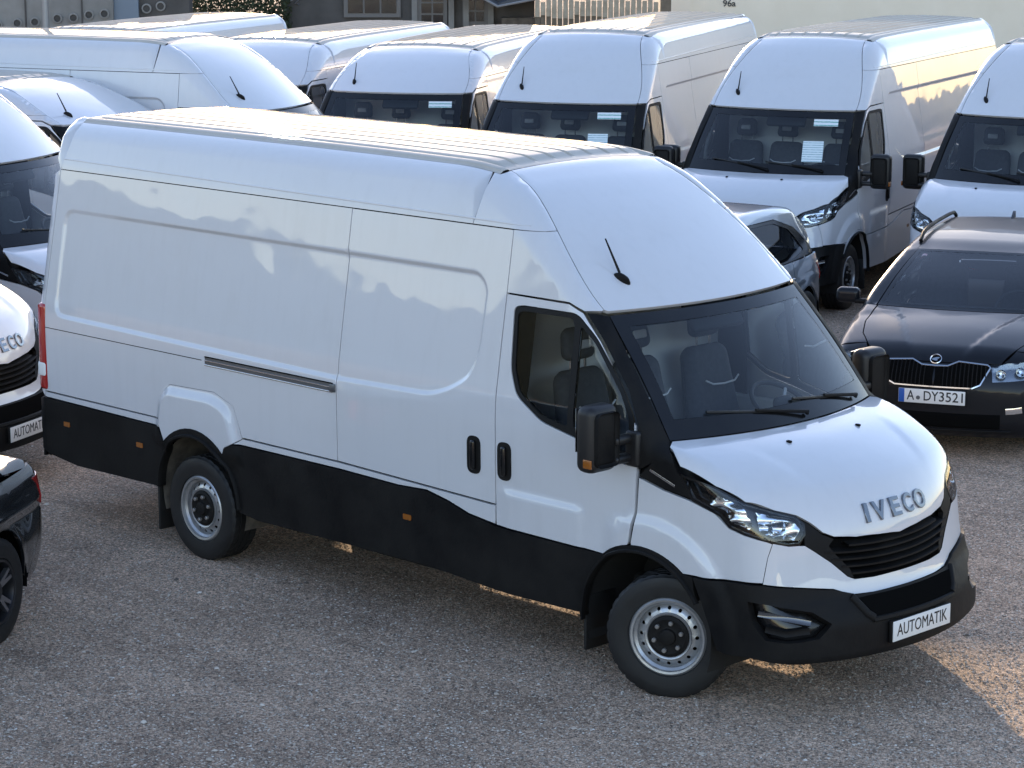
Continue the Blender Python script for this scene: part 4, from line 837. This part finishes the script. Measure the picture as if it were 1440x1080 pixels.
    for sg in (-1, 1):
        y = sg*(hw+.10); m = BM().box((cow-.36, y, belt+.085), (.12, .20, .13), .045, 5).obj('mirror', P_, root); BM().box((cow-.34, sg*(hw-.02), belt+.04), (.08, .12, .04), .015, 3).obj('mirror_arm', 'black_plastic', m); BM().box((cow-.425, y, belt+.085), (.006, .15, .09)).obj('mirror_glass', 'mirror_glass', m)
    for cx in (0., -wb):
        for sg in (1, -1):
            b = BM(); rg_ = [[b.b.verts.new((x, -yy*sg, z)) for x, z in arch(cx, .31, ar+.03, -10, 190, 20)] for yy in (hw-.03, .55)]
            for i in range(20): b.b.faces.new((rg_[0][i], rg_[0][i+1], rg_[1][i+1], rg_[1][i]))
            b.b.faces.new(rg_[1]); b.obj('arch_liner', 'dark_gap', root)
    w = build_wheel(root, 'alloy', wr, .21)
    for i, (x, y) in enumerate(((0, -1), (0, 1), (-wb, -1), (-wb, 1))): place_wheel(w, root, x, y*(hw-.115), wr-.008, 0, i == 0)
    if c.get('rails'):
        for sg in (-1, 1):
            P = [S.hit(np.array([[x, sg*(ysd+.015), 5.]]), [[0, 0, -1]])[0] for x in np.linspace(wtx-.22, rr_x+.22, 16)]
            zz = [.012]+[.045]*14+[.012]; BM().tube([tuple(p+(0, 0, h)) for p, h in zip(P, zz)], .017, 8).obj('roof_rail', 'black_plastic' if c['rails'] == 1 else 'bright_metal', root)
    if c.get('fin'):
        p = top([(rr_x+.35, 0)])[0]; BM().poly([(p[0]-.06, -.012, p[2]-.01), (p[0]+.10, -.012, p[2]-.01), (p[0]-.035, -.012, p[2]+.055), (p[0]-.06, -.012, p[2]+.06)], .024, (0, 1, 0)).obj('aerial', P_, root)
    if c.get('plate'):
        pc = fr([(0, .50)])[0]; BM().box((0, 0, 0), (.02, .535, .125), .005, 2).obj('plate_holder', 'black_plastic', fb, loc=(pc[0]+.012, 0, .50))
        BM().box((0, 0, 0), (.006, .52, .11), .002, 2).obj('plate', 'plate_white', fb, loc=(pc[0]+.025, 0, .50)); BM().box((0, 0, 0), (.006, .045, .108), .002, 2).obj('plate_band', 'plate_blue', fb, loc=(pc[0]+.0262, -.236, .50))
        for t, yy, w_ in (('A', -.165, .058), ('DY', -.008, .115), ('3521', .158, .185)):
            o = newobj('plate_lettering', text_mesh(t, .108, .0006, .0007, w_), 'plate_ink', fb); o.matrix_local = frame_mat((pc[0]+.0288, yy, .50), (1, 0, 0))
        o = BM().lathe([(.016, 0), (.016, .002), (0, .002)], 16, axis='z').obj('plate_seal', 'rail_metal', fb); o.matrix_local = frame_mat((pc[0]+.0285, -.106, .487), (1, 0, 0))
        p = fr([(0, zt2-.004)])[0]; nn = S.nrm(np.array([p]))[0]; M_ = frame_mat(p+nn*.002, nn)
        for nm, pr, m in (('badge', [(.045, 0), (.045, .006), (.040, .009), (.036, .006), (0, .006)], 'dark_gap'), ('badge_ring', [(.046, 0), (.046, .008), (.041, .012), (.037, .007)], 'chrome')):
            o = BM().lathe(pr, 28, axis='z').obj(nm, m, bon); o.matrix_local = M_
        b = BM().poly([(-.028, -.012, .006), (.004, -.020, .006), (.018, -.012, .006), (.006, -.004, .006), (.022, .002, .006), (.028, .016, .006), (.004, .014, .006), (-.022, .004, .006), (-.030, -.004, .006)], .004); o = b.obj('badge_wing', 'chrome', bon, smooth=False); o.matrix_local = M_
    return root, S
def car_spec(**k):
    c = dict(name='parked_car', paint='dark_paint', hw=.905, rear=-3.76, wb=2.68, belt=.94, cowl=-.22, wtop=-1.08, roof_rear=-3.22, roof_y=.53, bp=-2.36)
    c.update(k); return c
ESTATE = car_spec(name='estate_car', rails=1, fin=True, plate=True,
    top=[[(-9, .9), (-3.76, .92), (-3.66, 1.12), (-3.45, 1.33), (-3.25, 1.405), (-2.6, 1.452), (-1.9, 1.46), (-1.4, 1.435), (-1.08, 1.375)], [(-1.0799, 1.375), (-.6, 1.185), (-.22, 1.0)], [(-.2199, 1.0), (.2, .955), (.55, .885), (.75, .82), (.9, .72), (1.4, .3)]],
    dlo=[[(-1.40, .965), (-.58, .965), (-.98, 1.235), (-1.12, 1.30), (-1.40, 1.33)], [(-2.32, .97), (-1.47, .968), (-1.47, 1.335), (-2.20, 1.325), (-2.36, 1.08)], [(-3.10, 1.02), (-2.42, .985), (-2.42, 1.09), (-2.30, 1.32), (-2.85, 1.29), (-3.15, 1.14)]],
    gh=[(-3.28, .955), (-.42, .945), (-.50, .985), (-.98, 1.265), (-1.12, 1.335), (-1.47, 1.362), (-2.2, 1.355), (-2.9, 1.32), (-3.30, 1.16)], gh_top=[(-.40, .94), (-.50, .99), (-.98, 1.27), (-1.12, 1.34), (-1.47, 1.367), (-2.2, 1.36), (-2.9, 1.325), (-3.31, 1.165), (-3.33, .955)], rear_pillar=(-3.58, -.60), gate=.93,
    rear_glass=[(-3.62, -.52), (-3.62, .52), (-3.32, .48), (-3.32, -.48)])
HATCH = car_spec(name='hatchback', paint='silver_paint', hw=.875, rear=-3.22, wb=2.52, belt=.95, roof_rear=-2.86, bp=-2.20, wtop=-1.02,
    top=[[(-9, .9), (-3.22, .95), (-3.12, 1.15), (-2.95, 1.36), (-2.84, 1.42), (-2.4, 1.47), (-1.8, 1.485), (-1.35, 1.455), (-1.02, 1.385)], [(-1.0199, 1.385), (-.6, 1.20), (-.22, 1.01)], [(-.2199, 1.01), (.2, .965), (.55, .89), (.75, .82), (.9, .72), (1.4, .3)]],
    dlo=[[(-1.38, .975), (-.58, .975), (-.95, 1.24), (-1.10, 1.31), (-1.38, 1.345)], [(-2.62, 1.03), (-2.3, .985), (-1.45, .978), (-1.45, 1.35), (-2.15, 1.33), (-2.45, 1.24)]],
    gh=[(-2.80, .97), (-.42, .955), (-.50, .99), (-.95, 1.27), (-1.10, 1.345), (-1.45, 1.375), (-2.2, 1.36), (-2.62, 1.24), (-2.82, 1.06)], gh_top=[(-.40, .95), (-.50, .995), (-.95, 1.275), (-1.10, 1.35), (-1.45, 1.38), (-2.2, 1.365), (-2.62, 1.245), (-2.83, 1.065), (-2.85, .97)], rear_pillar=(-3.06, -.56), gate=.96,
    rear_glass=[(-3.12, -.50), (-3.12, .50), (-2.92, .46), (-2.92, -.46)])
SALOON = car_spec(name='saloon_car', paint='black_paint', rear=-3.70, wb=2.80, belt=.93, roof_rear=-2.70, bp=-2.55,
    top=[[(-9, .9), (-3.70, .93), (-3.6, .975), (-3.3, 1.0), (-3.05, 1.035)], [(-3.0499, 1.035), (-2.7, 1.28), (-2.55, 1.345), (-2.3, 1.395), (-1.9, 1.42), (-1.4, 1.40), (-1.08, 1.345)], [(-1.0799, 1.345), (-.6, 1.165), (-.22, .98)], [(-.2199, .98), (.2, .945), (.55, .88), (.75, .82), (.9, .72), (1.4, .3)]],
    dlo=[[(-1.40, .955), (-.58, .955), (-.98, 1.205), (-1.12, 1.265), (-1.40, 1.295)], [(-2.62, .99), (-2.4, .96), (-1.47, .958), (-1.47, 1.30), (-2.05, 1.29), (-2.35, 1.20)]],
    gh=[(-2.95, .965), (-.42, .935), (-.50, .965), (-.98, 1.235), (-1.12, 1.30), (-1.47, 1.325), (-2.1, 1.315), (-2.45, 1.22), (-2.80, 1.04)], gh_top=[(-.40, .93), (-.50, .97), (-.98, 1.24), (-1.12, 1.305), (-1.47, 1.33), (-2.1, 1.32), (-2.45, 1.225), (-2.81, 1.045), (-2.98, .965)], rear_pillar=(-3.03, -.60), gate=.935,
    rear_glass=[(-3.0, -.54), (-3.0, .54), (-2.72, .48), (-2.72, -.48)], boot=[(-3.63, -.62), (-3.63, .62), (-3.40, .79), (-3.04, .82), (-3.04, -.82), (-3.40, -.79)])
# ------------------------------------------------------------------ ground
rng = np.random.default_rng(7); RND = random.Random(3)
def gravel_mat():
    m = mat('gravel_ground', (.2, .19, .18), .9); b = bsdf(m); tc = nd(m, 'ShaderNodeTexCoord')
    def vor(scale, feature='F1'):
        v = nd(m, 'ShaderNodeTexVoronoi'); v.feature = feature; v.inputs['Scale'].default_value = scale; lk(m, tc.outputs['Object'], v.inputs['Vector']); return v
    v1 = vor(70); v2 = vor(132); sep = nd(m, 'ShaderNodeSeparateColor'); lk(m, v1.outputs['Color'], sep.inputs[0]); sep2 = nd(m, 'ShaderNodeSeparateColor'); lk(m, v2.outputs['Color'], sep2.inputs[0])
    r1 = ramp(m, sep.outputs[0], [(0., (.085, .066, .052)), (.45, (.25, .195, .155)), (.8, (.42, .335, .27)), (1., (.66, .56, .47))])
    r2 = ramp(m, sep2.outputs[1], [(0., (.07, .055, .043)), (.6, (.27, .212, .168)), (1., (.56, .46, .38))])
    mx = nd(m, 'ShaderNodeMix', data_type='RGBA'); mx.inputs[0].default_value = .5; lk(m, r1.outputs[0], mx.inputs[6]); lk(m, r2.outputs[0], mx.inputs[7])
    n = noise(m, .55, 5); pr = ramp(m, n.outputs[0], [(.30, (1.42, 1.24, 1.08)), (.55, (2.16, 1.92, 1.69)), (.75, (2.44, 2.14, 1.87))])
    n3 = noise(m, 1.0, 5, rough=.65); t3 = nd(m, 'ShaderNodeTexCoord'); m3 = nd(m, 'ShaderNodeMapping'); m3.inputs['Rotation'].default_value = (0, 0, R(28)); m3.inputs['Scale'].default_value = (.35, 3.4, 1); lk(m, t3.outputs['Object'], m3.inputs[0]); lk(m, m3.outputs[0], n3.inputs['Vector'])
    pr3 = ramp(m, n3.outputs[0], [(.32, (.74, .73, .72)), (.6, (1.04, 1.04, 1.04))])
    mu = nd(m, 'ShaderNodeMix', data_type='RGBA', blend_type='MULTIPLY'); mu.inputs[0].default_value = 1; lk(m, mx.outputs[2], mu.inputs[6]); lk(m, pr.outputs[0], mu.inputs[7])
    mu2 = nd(m, 'ShaderNodeMix', data_type='RGBA', blend_type='MULTIPLY'); mu2.inputs[0].default_value = 1; lk(m, mu.outputs[2], mu2.inputs[6]); lk(m, pr3.outputs[0], mu2.inputs[7]); lk(m, mu2.outputs[2], b.inputs['Base Color'])
    ad = nd(m, 'ShaderNodeMath', operation='ADD'); lk(m, v1.outputs['Distance'], ad.inputs[0]); lk(m, v2.outputs['Distance'], ad.inputs[1])
    bp_ = nd(m, 'ShaderNodeBump'); bp_.inputs['Strength'].default_value = .9; bp_.inputs['Distance'].default_value = .012; bp_.invert = True; lk(m, ad.outputs[0], bp_.inputs['Height']); lk(m, bp_.outputs[0], b.inputs['Normal'])
gravel_mat()
b = BM(); b.poly([(-900, -900, -.3), (900, -900, -.3), (900, 900, -.3), (-900, 900, -.3)], .3); tag(b.obj('ground', 'gravel_ground', None, smooth=False), kind='structure')
# loose stones, a real layer of small chips on the ground in view
def stone_layer(n):
    m = mat('stone_chip', (.2, .2, .2), .85); g = nd(m, 'ShaderNodeNewGeometry')
    r = ramp(m, g.outputs['Random Per Island'], [(0., (.12, .096, .074)), (.4, (.40, .325, .25)), (.75, (.62, .515, .41)), (.95, (.76, .66, .54)), (1., (.84, .77, .68))]); lk(m, r.outputs[0], bsdf(m).inputs['Base Color'])
    base = np.array([(1, 0, 0), (0, 1, 0), (-1, 0, 0), (0, -1, 0), (.15, .1, .75), (0, 0, -.6)]); tri = np.array([(0, 1, 4), (1, 2, 4), (2, 3, 4), (3, 0, 4)])
    # strewn over the wedge of ground in view, denser near the camera
    d = 7.5+26*rng.random(n)**1.9; s = (rng.random(n)-.5)*1.06*1440/FPX*d
    X = CAM[0]+d*math.cos(YAW)+s*math.sin(YAW); Y = CAM[1]+d*math.sin(YAW)-s*math.cos(YAW)
    sz = .0038+.0065*rng.random(n)**2.2; sz[rng.random(n) < .004] *= 2.2; V = base[None]*(1+.35*(rng.random((n, 6, 3))-.5))*sz[:, None, None]*np.array([1.15, .9, .75])
    a = rng.random(n)*6.28; c_, s_ = np.cos(a)[:, None], np.sin(a)[:, None]; V = np.stack([V[..., 0]*c_-V[..., 1]*s_, V[..., 0]*s_+V[..., 1]*c_, V[..., 2]], -1)
    V += np.stack([X, Y, sz*.25], 1)[:, None]; F_ = (tri[None]+6*np.arange(n)[:, None, None]).reshape(-1, 3)
    me = bpy.data.meshes.new('loose_gravel'); me.vertices.add(6*n); me.vertices.foreach_set('co', V.reshape(-1)); me.loops.add(len(F_)*3); me.loops.foreach_set('vertex_index', F_.reshape(-1).astype(np.int32))
    me.polygons.add(len(F_)); me.polygons.foreach_set('loop_start', np.arange(0, len(F_)*3, 3, dtype=np.int32)); me.update(calc_edges=True); me.validate()
    o = newobj('loose_gravel', me, 'stone_chip'); tag(o, 'loose grey stone chips strewn over the gravel yard', 'gravel', kind='stuff')
stone_layer(290000)
# unseen hills round the yard, ridge shaped for the reflections in paintwork and glass
def hills():
    m = dirty('hill_woods', (.035, .045, .03), (.06, .07, .045), .95, 1., .05); b = BM(); n = 360; A = []
    for k in range(n):
        a = 2*math.pi*k/n; da = abs((a-SUN_AZ+math.pi) % (2*math.pi)-math.pi)
        h = 12+10*math.sin(a*3+1)+6*math.sin(a*7)+7*math.sin(a*13+2); h = max(6, h*1.3)*(0.35+.65*min(1, da/1.0)); g = math.degrees(a)
        e_ = np.interp(g, [190, 200, 208, 215, 219, 222, 224.5, 227, 235, 245], [2.9, 3.2, 3.8, 3.95, 3.8, 3.5, 3.2, 5.2, 5.8, 3.5])+.05*math.sin(g*1.3)+.035*math.sin(g*3.3)
        h = 330*math.tan(R(e_)) if 190 < g < 245 else h; A.append((a, h))
    r0 = [b.b.verts.new((260*math.cos(a), 260*math.sin(a), -.2)) for a, h in A]; r1 = [b.b.verts.new((330*math.cos(a), 330*math.sin(a), h)) for a, h in A]; r2 = [b.b.verts.new((460*math.cos(a), 460*math.sin(a), h*.6)) for a, h in A]
    for k in range(n):
        j = (k+1) % n; b.b.faces.new((r0[k], r0[j], r1[j], r1[k])); b.b.faces.new((r1[k], r1[j], r2[j], r2[k]))
    tag(b.obj('hills', 'hill_woods', None, angle=180), kind='structure')
hills()
# ------------------------------------------------------------------ buildings behind the yard
FW = np.array([math.cos(YAW), math.sin(YAW)]); RT = np.array([math.sin(YAW), -math.cos(YAW)])
def bgp(px, d, z=0.): # a place d metres out, under photo column px
    s = (px-720)/FPX*d*math.cos(PIT); q = CAM[:2]+FW*d+RT*s; return (q[0], q[1], z)
BGROT = math.atan2(RT[1], RT[0])
dirty('render_wall', (.86, .77, .62), (.80, .71, .56), .9, .95, 1.2, bump=.1); dirty('concrete', (.30, .29, .27), (.20, .19, .175), .85, .95, 1.5, bump=.2)
dirty('old_wood', (.11, .085, .06), (.20, .16, .115), .8, .95, 5, bump=.3); dirty('dark_render', (.10, .092, .085), (.065, .06, .055), .9, .95, 2)
dirty('shed_roof', (.055, .06, .07), (.09, .09, .095), .6, .8, 3); dirty('hedge_green', (.03, .045, .02), (.05, .06, .03), .8, .95, 8)
mat('door_grey', (.16, .20, .25), .5); mat('window_frame', (.15, .14, .13), .6); mat('pole_grey', (.32, .32, .32), .5, .5); mat('sign_ink', (.05, .05, .05), .6); dirty('sunlit_wood', (.42, .36, .27), (.30, .25, .18), .8, .9, 6)
def wall_thing(name, px0, px1, d, h, depth, m, label, cat, skew=0.):
    """a root on the ground at the left front corner; local x runs to the right, y away from the camera"""
    r = empty(name, None, bgp(px0, d), BGROT+skew); w = (px1-px0)/FPX*d*math.cos(PIT); tag(r, label, cat)
    BM().box((w/2, depth/2, h/2), (w, depth, h)).obj('wall', m, r, smooth=False); return r, w
# cream house on the right, with its number
r, w = wall_thing('house', 958, 1800, 44, 5.2, 8, 'render_wall', 'cream rendered house with the number 96a behind the parked vans', 'house')
k = 44/FPX*math.cos(PIT)
BM().box((-.01, -.02, 2.6), (.42, .06, 5.2)).obj('corner_pilaster', 'render_wall', r, smooth=False)
o = newobj('house_number', text_mesh('96a', .16, .006, .002), 'sign_ink', r); o.location = ((1028-958)*k, -.012, 2.47); o.rotation_euler = (R(90), 0, 0)
f = BM().box(((1121-958)*k, -.01, 1.80), (.46, .06, .42)).obj('wall_notch', 'window_frame', r, smooth=False); BM().box(((1121-958)*k, -.045, 1.80), (.40, .03, .36)).obj('pane', 'gloss_black', f, smooth=False)  # dark framed box drawn at a small notch in the wall
b = BM().poly([(-.4, -.5, 5.2), (w+.4, -.5, 5.2), (w+.4, 8.5, 5.2), (-.4, 8.5, 5.2)], .14).obj('roof', 'shed_roof', r, smooth=False)
# plank fence: each board a part
fr = empty('plank_fence', None, bgp(752, 43), BGROT); tag(fr, 'weathered plank fence with board tops coloured as sunlit beside the cream house', 'fence'); kf = 43/FPX*math.cos(PIT); n = 22; wd = (928-752)*kf/n
for i in range(n):
    hh = 2.42+.05*RND.random(); BM().box(((i+.5)*wd, 0, hh/2), (wd*.86, .025, hh), .003).obj('board', 'old_wood', fr, smooth=False)
for i in range(n): BM().box(((i+.5)*wd, -.03, 2.42+.02*RND.random()), (wd*.80, .02, .22+.14*RND.random()), .002).obj('lit_board_top', 'sunlit_wood', fr, smooth=False)  # paler overlays: sunlight on the board tops put into the colour
for z in (.6, 1.9): BM().box((n*wd/2, .04, z), (n*wd, .05, .09)).obj('rail', 'old_wood', fr, smooth=False)
BM().box((n*wd+.12, 0, 1.5), (.18, .16, 3.0)).obj('post', 'old_wood', fr, smooth=False)
# dark workshop with barred windows and a porch roof
r, w = wall_thing('workshop', 395, 752, 45, 3.6, 6, 'dark_render', 'dark workshop with barred windows and a low porch roof', 'shed'); k = 45/FPX*math.cos(PIT)
def window(px, z, ww, hh, nx, ny):
    f = BM(); x = (px-395)*k; f_o = BM().box((x, -.03, z), (ww+.12, .08, hh+.12)).obj('window', 'window_frame', r, smooth=False)
    for i in range(nx):
        for j in range(ny): BM().box((x-ww/2+(i+.5)*ww/nx, -.075, z-hh/2+(j+.5)*hh/ny), (ww/nx-.035, .02, hh/ny-.035)).obj('pane', 'gloss_black', f_o, smooth=False)
window(607, 2.35, .42, .62, 2, 3); window(668, 2.30, .34, .40, 2, 2); window(522, 2.42, .9, .35, 3, 1)
for px in (582, 634, 655, 690): BM().box(((px-395)*k, -.05, 1.8), (.10, .12, 3.6)).obj('pilaster', 'concrete', r, smooth=False)
x0, x1, x2 = (618-395)*k, (700-395)*k, (790-395)*k
BM().poly([(x0, -1.2, 2.95), (x1, -1.2, 2.40), (x1, -1.2, 2.46), (x0, -1.2, 3.01)], 1.25, (0, 1, 0)).obj('porch_roof', 'shed_roof', r, smooth=False)
BM().poly([(x1, -1.15, 2.40), (x2, -1.15, 2.62), (x2, -1.15, 2.90), (x1, -1.15, 2.46)], 1.2, (0, 1, 0)).obj('porch_roof', 'shed_roof', r, smooth=False)
BM().tube([(x0, -1.22, 3.0), (x1, -1.22, 2.43), (x2, -1.22, 2.65)], .022, 6).obj('gutter', 'pole_grey', r)
BM().box(((735-395)*k, -.4, 1.1), (.75, .5, 2.2)).obj('brick_pier', 'liner', r, smooth=False)
b = BM(); b.tube([((405-395)*k, -.02, 2.47), ((425-395)*k, -.02, 2.58), ((412-395)*k, -.02, 2.43), ((418-395)*k, -.02, 2.41)], .012, 6); b.obj('graffiti', 'pole_grey', r)
# clipped hedge against the workshop
def hedge():
    h = empty('hedge', None, bgp(262, 44.2), BGROT); tag(h, 'dark green hedge between the concrete wall and the workshop', 'hedge'); n = 16000; w_ = 1.75
    P = np.stack([rng.random(n)*w_, rng.random(n)*.9, rng.random(n)*2.9], 1); sz = .02+.03*rng.random(n); T1 = rng.normal(size=(n, 3)); T1 /= np.linalg.norm(T1, axis=1, keepdims=True); T2 = rng.normal(size=(n, 3)); T2 -= T1*np.sum(T1*T2, 1, keepdims=True); T2 /= np.linalg.norm(T2, axis=1, keepdims=True)
    V = np.stack([P-T1*sz[:, None], P+T2*sz[:, None]*.55, P+T1*sz[:, None], P-T2*sz[:, None]*.55], 1).reshape(-1, 3); me = bpy.data.meshes.new('leaves'); me.from_pydata(V.tolist(), [], (np.arange(n*4).reshape(-1, 4)).tolist()); o = newobj('foliage', me, 'hedge_green', h); o['kind'] = 'stuff'
    for x in (.3, .9, 1.5): BM().tube([(x, .45, 0), (x+.03, .45, 2.4)], [.04, .02], 7).obj('stem', 'old_wood', h)
hedge()
# concrete wall with pipe holes, a grey door and a darker stretch
def holed_wall(name, px0, px1, d, m, holes, label, cat):
    r, w = wall_thing(name, px0, px1, d, 3.4, .5, m, label, cat); k = d/FPX*math.cos(PIT)
    for px, z in holes:
        o = BM().lathe([(.085, -.01), (.085, -.05), (.06, -.055), (.055, 0.02), (0, .02)], 18).obj('pipe_collar', 'concrete', r); o.location = ((px-px0)*k, 0, z)
        o2 = BM().lathe([(.052, -.03), (0, -.03)], 14).obj('pipe_mouth', 'dark_render', o)
    return r, k
r, k = holed_wall('retaining_wall', -160, 154, 43, 'concrete', [(18, 2.18), (43, 2.20), (75, 2.26), (98, 2.27), (120, 2.32), (142, 2.34), (-10, 2.15)], 'grey concrete retaining wall with a row of pipe collars', 'wall')
for px in (-60, 30, 110): BM().box(((px+160)*k, -.012, 1.7), (.025, .03, 3.4)).obj('joint', 'dark_render', r, smooth=False)
d_, w = wall_thing('gate_door', 155, 190, 43.1, 3.2, .25, 'door_grey', 'blue grey steel door in the concrete wall', 'door'); BM().box((.06, -.03, 1.05), (.03, .06, .16), .008).obj('handle', 'pole_grey', d_)
holed_wall('yard_wall', 191, 262, 43.2, 'dark_render', [(202, 2.42), (222, 2.46)], 'dark yard wall with two pale pipe collars', 'wall')
p = empty('lamp_post', None, bgp(58, 42), 0); tag(p, 'thin grey lamp post in front of the concrete wall', 'lamp post'); BM().tube([(0, 0, 0), (0, 0, 6.4)], [.065, .045], 12).obj('post', 'pole_grey', p); BM().tube([(0, 0, 6.4), (.3, -.2, 6.7), (.9, -.6, 6.75)], .03, 8).obj('arm', 'pole_grey', p); BM().box((1.1, -.75, 6.72), (.5, .2, .08), .03, 3, Matrix.Rotation(R(-34), 3, 'Z')).obj('lamp_head', 'pole_grey', p)
# ------------------------------------------------------------------ vehicles
def put(o, x, y, h, label, cat, group=None):
    o.location = (x, y, 0); o.rotation_euler = (0, 0, R(h)); tag(o, label, cat, group); return o
main, S3 = build_van(2.80, -5.90, R(26))
put(main, 0, 0, 0, 'large white high-roof van with sliding door rail, parked alone in the foreground', 'van')
H3, S3L = build_van(2.80, -6.35); H2, S2 = build_van(2.55, -6.35); H1, S1 = build_van(2.46, -6.0)
for q in H3.children: # the row vans have body-coloured sides
    if q.name.startswith('side_cladding'): q.data.materials[0] = MATS['white_paint']
ROW = 'white vans parked behind'
put(H3, -8.18, 9.9, -70.4, 'white high-roof van with notice sheet low in its windscreen, nose behind the silver hatchback', 'van', ROW)
window_sheets(H3, S3L, [(.55, -.27, .26, .095, 'sticker_paper'), (.50, .0, .22, .27, 'notice_paper')])
def clone(src, *a, group=ROW, drop=False):
    c = copy_tree(src)
    if drop:
        for w in [q for q in c.children if q.name.startswith('windscreen')]:
            for s_ in [q for q in w.children if q.name.startswith('notice')]: bpy.data.objects.remove(s_)
    st = R(RND.uniform(-14, 14)) # each driver left the front wheels at another angle
    for w in [q for q in c.children if q.name.startswith('wheel') and q.type == 'EMPTY' and q.location.x > -1]: w.rotation_euler.z += st
    return put(c, *a, group)
clone(H3, -10.34, 8.83, -63.6, 'white high-roof van standing between the mid-roof van and the van behind the silver hatchback', 'van')
clone(H3, -5.66, 10.88, -74.2, 'white high-roof van standing right behind the dark estate car', 'van', drop=True)
clone(H3, -11.85, 6.75, 21, 'white high-roof van side on, its nose in front of the lower-roofed vans', 'van', drop=True)
clone(H3, -9.25, 1.58, 20.7, 'white high-roof van with its bonnet just behind the tail of the foreground van', 'van', drop=True)
clone(H3, -7.56, -1.03, 24.0, 'white van nose with lettered plate beside the red tail light of the foreground van', 'van', drop=True)
put(H2, -12.75, 8.5, -60, 'white mid-roof van with one small sticker high in its windscreen', 'van', ROW)
clone(H2, -15.1, 7.95, -62.6, 'white mid-roof van by the dark workshop, nose hidden by the side-on van', 'van')
clone(H2, -18.88, 7.81, -64.2, 'white mid-roof van farthest back, only its ribbed roof in sight', 'van')
window_sheets(H2, S2, [(.58, -.27, .27, .095, 'sticker_paper')])
put(H1, -11.95, 4.60, 19, 'white low-roof van side on between two taller vans', 'van', ROW)
est, SE = build_car(ESTATE); put(est, -2.78, 5.74, -65, 'dark grey estate car with roof rails and plate A DY 3521', 'estate car')
hat, SH = build_car(HATCH); hat.scale = (1, 1, .97); put(hat, -5.97, 5.14, -72, 'silver hatchback half hidden behind the foreground van', 'hatchback')
sal, SS = build_car(SALOON); put(sal, -4.14+1.40, -3.43-2.42, -60, 'black saloon with red tail light and dark alloy wheel, cut by the frame', 'car')
print('built in', time.time()-T0)
